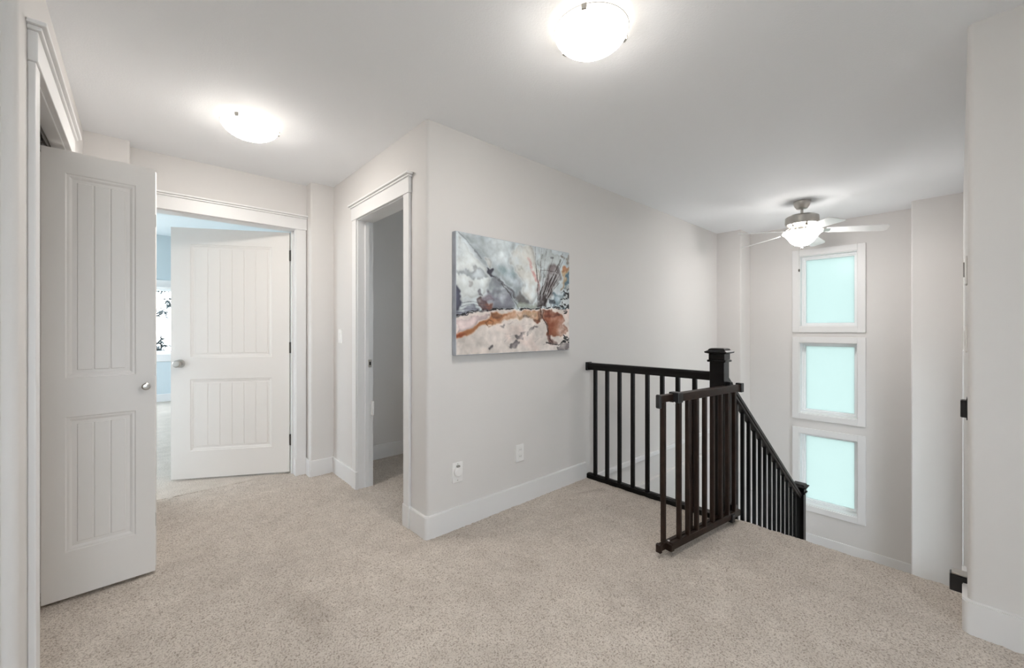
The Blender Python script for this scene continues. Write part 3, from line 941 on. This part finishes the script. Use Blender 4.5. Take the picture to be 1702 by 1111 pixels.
# ------------------------------------------------------------------ ceiling fan
FC = Vector((4.66, 1.012, ZC))
fan = thing('ceiling_fan', FC, 'brushed nickel ceiling fan with five white blades and lit bowl', 'ceiling fan')
bm = B(); lathe(bm, [(0, 0), (0.068, 0), (0.070, -0.008), (0.060, -0.045), (0.044, -0.070), (0.030, -0.074), (0, -0.074)], FC, 40); obj('canopy', bm, M_NICKEL, fan, True)
bm = B(); lathe(bm, [(0, -0.07), (0.0115, -0.07), (0.0115, -0.115), (0.019, -0.118), (0.019, -0.132), (0, -0.132)], FC, 24); obj('downrod', bm, M_NICKEL, fan, True)
bm = B(); lathe(bm, [(0, -0.128), (0.05, -0.130), (0.115, -0.138), (0.134, -0.152), (0.136, -0.205), (0.130, -0.222), (0.09, -0.240), (0.06, -0.246), (0, -0.246)], FC, 48); obj('motor_housing', bm, M_NICKEL, fan, True)
bm = B(); lathe(bm, [(0, -0.244), (0.056, -0.244), (0.060, -0.255), (0.060, -0.288), (0.075, -0.296), (0, -0.296)], FC, 36); obj('light_kit', bm, M_NICKEL, fan, True)
bm = B()
pf = [(0.158, -0.296), (0.160, -0.303), (0.140, -0.318), (0.118, -0.345), (0.092, -0.385), (0.055, -0.415), (0.02, -0.424), (0, -0.425)]
inn = [(max(r - 0.005, 0), z + 0.005) for r, z in pf]
lathe(bm, [*reversed(inn), *pf], FC, 44)
gb = obj('glass_bowl', bm, M_FANBOWL, fan, True)
gb.data.materials.append(M_FANBOWL_IN)
for i_, p_ in enumerate(gb.data.polygons): p_.material_index = 1 if i_ < (len(inn) - 1) * 44 else 0
bm = B(); lathe(bm, [(0, -0.420), (0.012, -0.422), (0.014, -0.430), (0.008, -0.438), (0.010, -0.446), (0.004, -0.456), (0, -0.458)], FC, 20); obj('finial', bm, M_NICKEL, fan, True)
bm = B()
cp = FC + Vector((0.03, 0.05, -0.29))
tube(bm, [FC + Vector((0.062, 0.02, -0.27)), FC + Vector((0.165, 0.06, -0.30)), FC + Vector((0.168, 0.06, -0.50)), FC + Vector((0.168, 0.06, -0.62))], 0.0009, 6)
pc = obj('pull_chain', bm, M_HINGE, fan)
bm = B(); lathe(bm, [(0, 0), (0.006, -0.004), (0.008, -0.016), (0.005, -0.028), (0, -0.03)], FC + Vector((0.168, 0.06, -0.62)), 14); obj('chain_bob', bm, M_HINGE, pc, True)
bz = 2.148 - ZC
for k in range(5):
    a = math.radians(-1 + 72 * k)
    u = Vector((math.cos(a), math.sin(a), 0)); v = Vector((-u.y, u.x, 0))
    pitch = math.radians(-13)
    vp = v * math.cos(pitch) + UP * math.sin(pitch); npv = u.cross(vp)
    # blade outline in (s, w)
    ol = []
    r0, r1, w0, w1 = 0.185, 0.62, 0.052, 0.066
    for s_, ww in ((r0, w0 * .8), (r0 + 0.02, w0), (0.4, (w0 + w1) / 2), (r1 - 0.05, w1), (r1 - 0.018, w1 * .92), (r1, w1 * .6)):
        ol.append((s_, ww))
    pts = [(s_, ww) for s_, ww in ol] + [(s_, -ww) for s_, ww in reversed(ol)]
    bm = B()
    droop = -0.035
    def P3(s_, ww, h): return FC + UP * (bz + droop * (s_ - r0) / (r1 - r0)) + u * s_ + vp * ww + npv * h
    lo = [bm.verts.new(P3(s_, ww, -0.003)) for s_, ww in pts]; hi = [bm.verts.new(P3(s_, ww, 0.003)) for s_, ww in pts]
    bm.faces.new(lo[::-1]); bm.faces.new(hi)
    for i in range(len(pts)):
        j = (i + 1) % len(pts); bm.faces.new((lo[i], lo[j], hi[j], hi[i]))
    bl = obj('blade', bm, M_BLADE, fan)
    bm = B()
    bar(bm, FC + UP * (-0.240) + u * 0.085, FC + UP * (bz + 0.006) + u * 0.175, 0.022, 0.008, bev=0.002)
    obox(bm, FC + UP * (bz - 0.001) + u * 0.205, u, vp, npv, 0.045, 0.034, 0.0045, 0.002)
    obj('blade_arm', bm, M_NICKEL, bl)

# ------------------------------------------------------------------ outlets and switches
def plate_on_y(name, x0, x1, z0, z1, label, cat, grp=None):
    bm = B(); box(bm, x0, x1, YB - 0.007, YB + 0.001, z0, z1, 0.003, 2)
    return tag(obj(name, bm, M_PLATE), label, cat, grp)
o = plate_on_y('outlet_cover', 1.400, 1.478, 0.280, 0.402, 'white outlet with a round plugged-in cover, nearer the hall corner', 'outlet')
bm = B(); lathe_axis(bm, [(0, 0), (0.030, 0), (0.030, 0.012), (0.024, 0.018), (0, 0.020)], (1.439, YB - 0.006, 0.345), (0, -1, 0), 28)
pg = obj('round_plug_cover', bm, M_PLATE, o, True)
bm = B(); box(bm, 1.428, 1.450, YB - 0.020, YB - 0.006, 0.372, 0.384, 0.002, 1); obj('plug_clip', bm, M_GREY, pg)
for z in (0.292, 0.392):
    bm = B(); lathe_axis(bm, [(0, 0), (0.0035, 0), (0.003, 0.0015), (0, 0.002)], (1.439, YB - 0.007, z), (0, -1, 0), 10); obj('screw', bm, M_NICKEL, o)
o = plate_on_y('outlet_cover', 1.928, 2.003, 0.292, 0.412, 'plain white duplex outlet nearer the railing', 'outlet')
for z in (0.375, 0.329):
    bm = B(); box(bm, 1.949, 1.983, YB - 0.010, YB - 0.006, z - 0.0165, z + 0.0165, 0.004, 2); rc = obj('receptacle', bm, M_PLATE, o)
    for dx in (-0.006, 0.006):
        bm = B(); box(bm, 1.966 + dx - 0.0012, 1.966 + dx + 0.0012, YB - 0.0106, YB - 0.0095, z - 0.004, z + 0.007); obj('slot', bm, M_PLATE_DARK, rc)
bm = B(); box(bm, XA - 0.007, XA + 0.001, 3.425, 3.497, 1.103, 1.219, 0.003, 2)
o = tag(obj('light_switch', bm, M_PLATE), 'white light switch between doorway and hall end corner', 'light switch')
bm = B(); box(bm, XA - 0.011, XA - 0.006, 3.445, 3.477, 1.13, 1.192, 0.003, 1); obj('rocker', bm, M_PLATE, o)
bm = B(); box(bm, 2.56, 2.64, YR - 0.001, YR + 0.007, 1.12, 1.235, 0.002, 1)
o = tag(obj('light_switch', bm, M_PLATE), 'light switch seen edge-on at the right wall corner, lower plate', 'light switch')
bm = B(); box(bm, 2.58, 2.62, YR + 0.006, YR + 0.010, 1.145, 1.21, 0.002, 1); obj('rocker', bm, M_PLATE, o)
bm = B(); box(bm, 2.555, 2.64, YR - 0.001, YR + 0.008, 1.405, 1.525, 0.003, 1)
o = tag(obj('thermostat', bm, M_PLATE), 'thermostat seen edge-on at the right wall corner, upper plate', 'thermostat')
bm = B(); box(bm, 2.575, 2.62, YR + 0.007, YR + 0.012, 1.44, 1.50, 0.002, 1); obj('display', bm, M_GREY, o)

# ------------------------------------------------------------------ painting (watercolour print as vertex colours on the canvas face)
def make_painting():
    x0, x1, z0, z1, yf = 1.400, 2.460, 1.058, 1.812, YB - 0.042
    bm = B(); box(bm, x0, x1, yf + 0.001, YB - 0.002, z0, z1, 0.004, 2)
    m_side = mat('painted_canvas_edge', (0.42, 0.45, 0.50), 0.7, bump=(400, 0.2, 0.001), var=0.25, vscale=6)
    root = tag(obj('canvas_painting', bm, m_side), 'abstract watercolour canvas in grey blue and rust orange on the wall', 'painting')
    W, Hh = 400, 284
    u = np.linspace(0, 1, W)[None, :] * np.ones((Hh, 1))
    v = np.linspace(0, 1, Hh)[:, None] * np.ones((1, W))       # v from the top
    def fbm(sx, sy, seed, octs=4):
        r = np.random.default_rng(seed)
        out = np.zeros((Hh, W)); amp = 1.0; tot = 0
        for o_ in range(octs):
            gx, gy = int(sx * 2 ** o_) + 2, int(sy * 2 ** o_) + 2
            gdn = r.random((gy + 1, gx + 1))
            X_ = u * (gx - 1e-6); Y_ = v * (gy - 1e-6)
            xi, yi = X_.astype(int), Y_.astype(int)
            fx, fy = X_ - xi, Y_ - yi
            fx = fx * fx * (3 - 2 * fx); fy = fy * fy * (3 - 2 * fy)
            n = (gdn[yi, xi] * (1 - fx) + gdn[yi, xi + 1] * fx) * (1 - fy) + (gdn[yi + 1, xi] * (1 - fx) + gdn[yi + 1, xi + 1] * fx) * fy
            out += n * amp; tot += amp; amp *= 0.55
        return out / tot
    n1, n2, n3 = fbm(4, 3, 1), fbm(9, 6, 2), fbm(30, 21, 3, 3)
    # canvas fraction -> sketch coordinates
    tt = u * 885 / (700 + u * (885 - 700))
    KX = 130 + 790 * tt
    KY_ = (105 + 150 * tt) + v * (885 - 185 * tt)
    wx, wy = fbm(8, 6, 5, 5) + .35 * fbm(34, 24, 15, 3), fbm(8, 6, 6, 5) + .35 * fbm(34, 24, 16, 3)
    wx, wy = (wx - wx.mean()) / wx.std(), (wy - wy.mean()) / wy.std()
    g2, g3 = (n2 - n2.mean()) / n2.std(), (n3 - n3.mean()) / n3.std()
    g1 = fbm(5, 4, 31, 5); g1 = (g1 - g1.mean()) / g1.std()
    img = np.ones((Hh, W, 3)) * np.array([0.80, 0.835, 0.85])
    img = img - (n1[..., None] - .5) * np.array([0.16, 0.13, 0.11])
    def blend(mask, col, a=1.0):
        k = np.clip(mask * a, 0, 1)[..., None]
        img[:] = img * (1 - k) + np.array(col) * k
    def blurm(m_, k):
        if k < 2: return m_
        def run(q):
            p_ = np.pad(q, ((0, 0), (k // 2 + 1, k - k // 2 - 1)), 'edge').cumsum(1)
            return (p_[:, k:] - p_[:, :-k]) / k
        for _ in range(2):
            m_ = run(m_); m_ = run(m_.T).T
        return m_
    def poly(pts, col, a=1.0, wob=70, soft=4, tex=0.35, edge=0.3):
        X_, Y_ = KX + wx * wob * .24, KY_ + wy * wob * .24
        inside = np.zeros((Hh, W), bool)
        n = len(pts)
        for i in range(n):
            (xa, ya), (xb, yb) = pts[i], pts[(i + 1) % n]
            if ya == yb: continue
            c = ((ya > Y_) != (yb > Y_)) & (X_ < (xb - xa) * (Y_ - ya) / (yb - ya) + xa)
            inside ^= c
        m0 = inside.astype(float)
        mk = blurm(m0, soft)
        t_ = np.clip(1 - tex * (.35 + .75 * g1 + .45 * g2 + .2 * g3), 0, 1.15)
        blend(mk * t_, col, a)
        if edge:                                   # pigment gathers along the rim of a wash
            rim = np.clip(mk - blurm(m0, soft + 7), 0, 1) * 2
            img[:] = img * (1 - edge * a * rim[..., None])
    def stroke(pts, wd, col, a=1.0, wob=14, soft=.5, tex=0.4, taper=False):
        X_, Y_ = KX + wx * wob * .22, KY_ + wy * wob * .22
        best = np.full((Hh, W), 99.0)
        n = len(pts) - 1
        for i in range(n):
            (ax, ay), (bx, by) = pts[i], pts[i + 1]
            dx, dy = bx - ax, by - ay
            t = np.clip(((X_ - ax) * dx + (Y_ - ay) * dy) / (dx * dx + dy * dy + 1e-9), 0, 1)
            d_ = np.hypot(X_ - ax - t * dx, Y_ - ay - t * dy)
            ww = wd * (1 - 0.7 * (i + t) / n) if taper else wd
            best = np.minimum(best, d_ / ww)
        mk = np.clip((1.2 - best) / soft, 0, 1) * np.clip(1 - tex * (.3 + .8 * g3), 0, 1)
        blend(mk, col, a)
    rp = random.Random(21)
    # ---- upper half: pale washes
    poly([(140, 130), (205, 200), (240, 260), (330, 350), (350, 400), (355, 470), (330, 500), (280, 520), (220, 605), (150, 610), (135, 480)], (.875, .90, .90), .95, edge=.15)
    poly([(140, 385), (230, 365), (330, 395), (345, 430), (260, 442), (200, 405), (140, 425)], (.68, .72, .755), .6)
    poly([(205, 335), (245, 330), (255, 370), (215, 380)], (.62, .64, .67), .5)
    poly([(200, 455), (240, 450), (240, 505), (205, 510)], (.80, .79, .80), .6, edge=.3)
    poly([(150, 106), (330, 140), (350, 230), (470, 420), (600, 540), (640, 600), (560, 640), (440, 520), (370, 440), (345, 380), (215, 180)], (.62, .66, .69), .6, soft=9)
    poly([(215, 128), (480, 178), (530, 250), (520, 330), (560, 430), (600, 540), (560, 560), (470, 470), (400, 400), (340, 260)], (.735, .775, .79), .75, soft=8)
    poly([(425, 350), (520, 345), (545, 430), (490, 460)], (.60, .705, .745), .6, soft=10)
    poly([(430, 430), (520, 430), (590, 540), (540, 560), (470, 480)], (.66, .70, .735), .7, soft=8)
    poly([(330, 290), (370, 290), (388, 330), (372, 372), (345, 350)], (.90, .915, .91), .95, wob=40)
    stroke([(150, 108), (215, 175), (250, 225), (310, 300)], 6, (.44, .46, .48), .6, 30, .8)
    poly([(300, 548), (350, 505), (425, 488), (480, 545), (525, 605), (555, 645), (400, 652), (320, 652)], (.53, .54, .585), .85, soft=6)
    poly([(350, 470), (400, 440), (450, 490), (430, 530), (370, 520)], (.56, .585, .61), .7, soft=8)
    poly([(344, 366), (394, 376), (376, 408), (402, 446), (372, 440), (356, 405)], (.27, .27, .32), .85, 45, 3)
    stroke([(372, 415), (460, 490), (530, 560), (580, 615)], 12, (.33, .33, .35), .75, 40, .9, .7)
    stroke([(440, 480), (500, 560), (560, 640)], 4, (.22, .22, .22), .6, 20)
    poly([(505, 310), (545, 200), (640, 195), (685, 300), (700, 470), (690, 570), (640, 605), (590, 520), (545, 400)], (.905, .905, .885), .95, 50, 6)
    poly([(560, 330), (600, 330), (610, 400), (570, 390)], (.86, .85, .80), .5)
    stroke([(632, 290), (662, 370), (685, 450), (708, 490)], 11, (.82, .60, .59), .8, 16, .9)
    poly([(680, 440), (705, 470), (715, 545), (690, 560)], (.72, .50, .50), .6, 30)
    poly([(540, 590), (570, 545), (605, 555), (635, 600), (600, 622), (570, 606)], (.40, .38, .37), .7, 50, 6)
    poly([(555, 612), (660, 600), (705, 642), (555, 648)], (.66, .69, .60), .7)
    poly([(265, 580), (300, 552), (345, 580), (372, 625), (350, 657), (310, 652), (275, 620)], (.36, .235, .235), .9, 45, 3)
    poly([(330, 600), (378, 600), (372, 648), (335, 645)], (.66, .44, .37), .7, 40)
    poly([(266, 526), (300, 518), (310, 546), (275, 555)], (.36, .33, .38), .75, 40, 3)
    poly([(300, 530), (360, 520), (370, 570), (320, 560)], (.55, .45, .50), .55)
    poly([(116, 470), (140, 490), (160, 530), (168, 610), (150, 662), (116, 692)], (.36, .37, .45), .85, 40)
    poly([(120, 655), (340, 640), (352, 668), (260, 676), (120, 712)], (.50, .51, .58), .65)
    for k in range(4):
        y_ = 614 + k * 21 + rp.uniform(-5, 5)
        stroke([(128 + rp.uniform(0, 50), y_ + 8), (220, y_), (285 + rp.uniform(0, 90), y_ + rp.uniform(-6, 14))], 1.9, (.26, .26, .32), .65, 14)
    # right side
    poly([(700, 225), (870, 255), (850, 345), (790, 340), (740, 430), (705, 420)], (.77, .80, .805), .8)
    poly([(770, 330), (835, 325), (850, 400), (805, 560), (755, 625), (700, 625), (722, 520), (748, 440)], (.52, .475, .48), .8, 40, 6)
    poly([(885, 252), (925, 258), (925, 335), (890, 345)], (.63, .60, .57), .8)
    poly([(866, 352), (918, 330), (902, 420), (862, 502), (845, 500)], (.80, .67, .50), .85)
    poly([(862, 342), (905, 330), (902, 366), (870, 372)], (.82, .57, .42), .8)
    poly([(888, 432), (925, 365), (925, 440), (892, 512), (866, 522), (870, 470)], (.40, .53, .60), .9)
    poly([(806, 560), (870, 540), (892, 600), (872, 668), (788, 662), (780, 620)], (.40, .52, .59), .85)
    poly([(772, 600), (810, 598), (822, 636), (785, 642)], (.20, .22, .26), .9, 35, 3)
    poly([(872, 505), (925, 475), (925, 540), (890, 540)], (.86, .875, .875), .9)
    poly([(880, 570), (925, 560), (925, 660), (895, 660)], (.84, .86, .865), .8)
    poly([(700, 560), (760, 555), (756, 645), (690, 645), (680, 612)], (.19, .14, .15), .85, 35, 4)
    # ---- lower half
    low = blurm((KY_ + wy * 6 > np.interp(KX, [120, 300, 420, 920], [712, 668, 660, 664])).astype(float), 3)
    blend(low, (.885, .85, .825), 1.0)
    blend(low * np.clip((n2 - .48) * 4, 0, 1), (.80, .765, .75), .55)
    blend(low * np.clip((.47 - n1) * 5, 0, 1), (.895, .815, .785), .8)
    poly([(130, 725), (350, 680), (365, 725), (250, 780), (130, 815)], (.88, .80, .80), .8)
    poly([(122, 830), (200, 800), (300, 765), (365, 730), (370, 690), (410, 670), (480, 690), (560, 664), (640, 664), (702, 668), (708, 720), (690, 752), (640, 722), (560, 716), (520, 732), (450, 742), (400, 778), (350, 792), (300, 790), (220, 832), (125, 872)], (.77, .52, .345), .85, 40, 4, edge=.2)
    poly([(118, 832), (185, 812), (205, 828), (120, 868)], (.70, .34, .21), .85, 40)
    stroke([(170, 830), (260, 795), (345, 758)], 15, (.63, .40, .25), .7, 30, .8)
    poly([(365, 675), (415, 675), (462, 692), (420, 732), (375, 722)], (.53, .35, .25), .8, 40)
    poly([(540, 682), (640, 670), (692, 680), (680, 714), (600, 720)], (.89, .75, .60), .8)
    stroke([(345, 790), (335, 765), (360, 742), (385, 755), (380, 785), (350, 795)], 4, (.50, .33, .22), .8, 16)
    stroke([(480, 700), (440, 722), (415, 745)], 10, (.62, .40, .27), .7, 20, .8)
    poly([(718, 672), (800, 674), (862, 705), (892, 740), (882, 770), (925, 785), (925, 815), (890, 852), (845, 878), (815, 852), (790, 872), (768, 852), (775, 800), (748, 748), (718, 730)], (.60, .335, .225), .95, 30, 3, .25, .25)
    poly([(725, 672), (800, 678), (850, 705), (800, 722), (735, 722)], (.48, .25, .185), .8, 35)
    poly([(800, 790), (918, 790), (882, 852), (830, 870)], (.68, .42, .29), .6)
    poly([(765, 850), (800, 858), (828, 906), (790, 922)], (.50, .35, .32), .8, 30)
    stroke([(712, 655), (715, 700), (765, 780), (776, 850), (805, 908)], 4.5, (.25, .15, .13), .85, 12)
    poly([(662, 735), (700, 733), (716, 745), (690, 772), (670, 757)], (.53, .28, .17), .85, 30, 3)
    poly([(695, 668), (728, 668), (722, 735), (695, 738)], (.40, .27, .22), .7, 25)
    for pts in ([(503, 946), (540, 893), (578, 903), (560, 936), (515, 954)], [(540, 852), (600, 823), (582, 882), (545, 892)], [(608, 832), (660, 798), (694, 793), (642, 842), (614, 847)],
                [(424, 802), (472, 773), (456, 807)], [(358, 935), (388, 928), (382, 950)], [(830, 930), (918, 903), (920, 946), (840, 962)], [(600, 710), (650, 712), (640, 730), (600, 726)]):
        poly(pts, (.55, .52, .53), .85, 40, 3, .5)
    for k in range(14):
        x_, y_ = rp.uniform(420, 760), rp.uniform(760, 940)
        stroke([(x_, y_), (x_ + rp.uniform(10, 60), y_ - rp.uniform(-10, 40))], 2, (.66, .62, .62), .6, 26)
    # horizon scribble
    for k in range(4):
        o_ = rp.uniform(-7, 7)
        stroke([(122, 708 + o_), (200, 690 + o_), (300, 664 + o_), (420, 656 + o_ * .5), (560, 656 + o_ * .6), (700, 655), (870, 662 + o_)], 2.6, (.09, .085, .10), .85, 34, .6, .75)
    for k in range(26):
        x_ = rp.choice((rp.uniform(330, 480), rp.uniform(560, 700), rp.uniform(125, 330)))
        y_ = np.interp(x_, [120, 300, 420, 920], [705, 664, 657, 658]) + rp.uniform(-5, 6)
        stroke([(x_, y_), (x_ + rp.uniform(6, 22), y_ + rp.uniform(-3, 3))], rp.uniform(2, 5), (.07, .065, .075), .85, 10)
    # twigs
    T_ = (.15, .11, .105)
    for a_, b_, wd in (((705, 640), (678, 210), 3.2), ((712, 640), (722, 222), 2.2), ((700, 480), (735, 222), 2.0), ((715, 600), (757, 228), 2.4), ((720, 640), (800, 285), 3.0), ((700, 600), (686, 330), 2.0),
                       ((720, 645), (878, 255), 5.0), ((726, 642), (866, 300), 4.2), ((722, 645), (842, 330), 3.4), ((735, 635), (890, 280), 3.6), ((740, 640), (852, 400), 5.0),
                       ((715, 640), (785, 395), 5.5), ((745, 620), (850, 465), 4.0), ((712, 560), (765, 440), 4.0), ((730, 560), (835, 360), 3.0), ((750, 610), (815, 500), 4.5)):
        mid_ = ((a_[0] + b_[0]) / 2 + rp.uniform(-7, 7), (a_[1] + b_[1]) / 2)
        stroke([a_, mid_, b_], wd, T_, .85, 9, .6, .45, True)
    stroke([(715, 378), (770, 384), (835, 396)], 2.2, T_, .7, 12)
    stroke([(790, 290), (800, 288)], 8, (.36, .36, .38), .7, 8)
    for k in range(60):
        if k < 40: x_, y_ = min(918, rp.gauss(903, 15)), rp.uniform(525, 700)
        else: x_, y_ = min(916, rp.gauss(898, 16)), rp.uniform(855, 905)
        stroke([(x_, y_), (x_ + rp.uniform(-12, 12), y_ + rp.uniform(-8, 8))], rp.uniform(1.8, 6.5), (.05, .055, .065), .9, 26, .6, .2)
    stroke([(758, 905), (800, 912), (850, 918), (890, 893), (918, 872)], 4.5, (.07, .07, .075), .85, 22)
    img *= (1 + .035 * g2 + .025 * g3 + .02 * g1)[..., None]
    img[:] = np.clip(img, 0, 1)
    lin = np.where(img <= 0.04045, img / 12.92, ((img + 0.055) / 1.055) ** 2.4)
    # mesh grid
    Xg = x0 + 0.004 + u * (x1 - x0 - 0.008); Zg = z1 - 0.004 - v * (z1 - z0 - 0.008)
    Yg = np.full_like(Xg, yf + 0.0005)
    co = np.stack([Xg, Yg, Zg], -1).reshape(-1, 3)
    i = (np.arange(Hh - 1)[:, None] * W + np.arange(W - 1)[None, :]).ravel()
    quads = np.stack([i, i + W, i + W + 1, i + 1], -1)
    me = bpy.data.meshes.new('painted_front')
    me.from_pydata(co.tolist(), [], quads.tolist()); me.update()
    at = me.color_attributes.new('paint', 'FLOAT_COLOR', 'POINT')
    at.data.foreach_set('color', np.concatenate([lin.reshape(-1, 3), np.ones((W * Hh, 1))], 1).astype(np.float32).ravel())
    m = bpy.data.materials.new('watercolour_print'); m.use_nodes = True
    nt = m.node_tree; p = nt.nodes['Principled BSDF']; p.inputs['Roughness'].default_value = 0.6
    an = nt.nodes.new('ShaderNodeAttribute'); an.attribute_name = 'paint'
    nt.links.new(an.outputs['Color'], p.inputs['Base Color'])
    me.materials.append(m)
    o = bpy.data.objects.new('painted_front', me); COL.objects.link(o); o.parent = root
make_painting()

# ------------------------------------------------------------------ outdoors
bm = B(); box(bm, -70, 70, -70, 90, ZB - 0.9, ZB - 0.5)
struct('ground', bm, M_BOUNCE_GROUND, 'unseen ground around the house, pale to bounce daylight')
def conifer(name, base, h, rad, label, seed, open_=False):
    r = random.Random(seed)
    t = thing(name, base, label, 'tree')
    bm = B(); tube(bm, [Vector(base), Vector(base) + UP * h * .5, Vector(base) + UP * h], [h * .018, h * .012, h * .003], 8); obj('trunk', bm, M_BARK, t)
    bm = B()
    n = 46 if not open_ else 26
    for k in range(n):
        f = 0.15 + 0.84 * k / n
        z = base[2] + h * f
        L = rad * (1 - f) ** .8 + 0.12
        a = k * 2.4 + r.uniform(-.3, .3)
        d_ = Vector((math.cos(a), math.sin(a), r.uniform(-.25, .1)))
        p0 = Vector((base[0], base[1], z))
        tube(bm, [p0, p0 + d_ * L], [0.012, 0.004], 5)
        nt_ = int(L / 0.07) + 3
        for q in range(nt_):
            c = p0 + d_ * L * (0.15 + .85 * q / nt_)
            for s_ in range(4):
                dv = Vector((r.uniform(-1, 1), r.uniform(-1, 1), r.uniform(-.7, .5))).normalized() * r.uniform(.12, .26)
                sd = dv.cross(UP).normalized() * 0.04
                vv_ = [bm.verts.new(c + sd), bm.verts.new(c - sd), bm.verts.new(c + dv)]
                bm.faces.new(vv_)
    o = obj('foliage', bm, M_NEEDLE, t); o['kind'] = 'stuff'
    return t
conifer('conifer_tree', (0.50, 17.5, ZB - 0.5), 4.3, 1.0, 'small blue-green conifer low in the bedroom window', 3)
conifer('conifer_tree', (0.30, 21.0, ZB - 0.5), 4.15, 1.1, 'distant conifer tip at the left edge of the bedroom window', 5)
# a leafy bough hanging into the window from a taller tree at the left
t = thing('pine_tree', (-1.7, 14.0, ZB - 0.5), 'taller pine whose bough hangs across the bedroom window', 'tree')
bm = B(); tube(bm, [(-1.7, 14, ZB - 0.5), (-1.65, 14, 1.0), (-1.7, 14, 5.5)], [0.16, 0.12, 0.04], 10); obj('trunk', bm, M_BARK, t)
r = random.Random(4)
for ends in (((-1.7, 1.1), (-0.4, 1.25), (0.3, 1.62), (0.55, 1.86), (1.0, 2.05)), ((-1.7, 2.6), (-0.3, 2.45), (0.4, 2.32), (0.75, 2.2)), ((-1.7, 3.4), (-0.5, 3.6), (0.3, 3.5))):
    bm = B()
    xs_ = np.linspace(ends[0][0], ends[-1][0], 9)
    pts = [Vector((x_, 14 + 0.1 * math.sin(k_), np.interp(x_, [e[0] for e in ends], [e[1] for e in ends]))) for k_, x_ in enumerate(xs_)]
    tube(bm, pts, [0.045 - 0.004 * k for k in range(9)], 6)
    for p in pts[2:]:
        for q in range(46):
            c = p + Vector((r.uniform(-.2, .2), r.uniform(-.2, .2), r.uniform(-.1, .12)))
            dv = Vector((r.uniform(-1, 1), r.uniform(-1, 1), r.uniform(-.8, .6))).normalized() * r.uniform(.10, .2)
            sd = dv.cross(UP).normalized() * 0.045
            bm.faces.new([bm.verts.new(c + sd), bm.verts.new(c - sd), bm.verts.new(c + dv)])
    o = obj('bough', bm, M_NEEDLE, t)
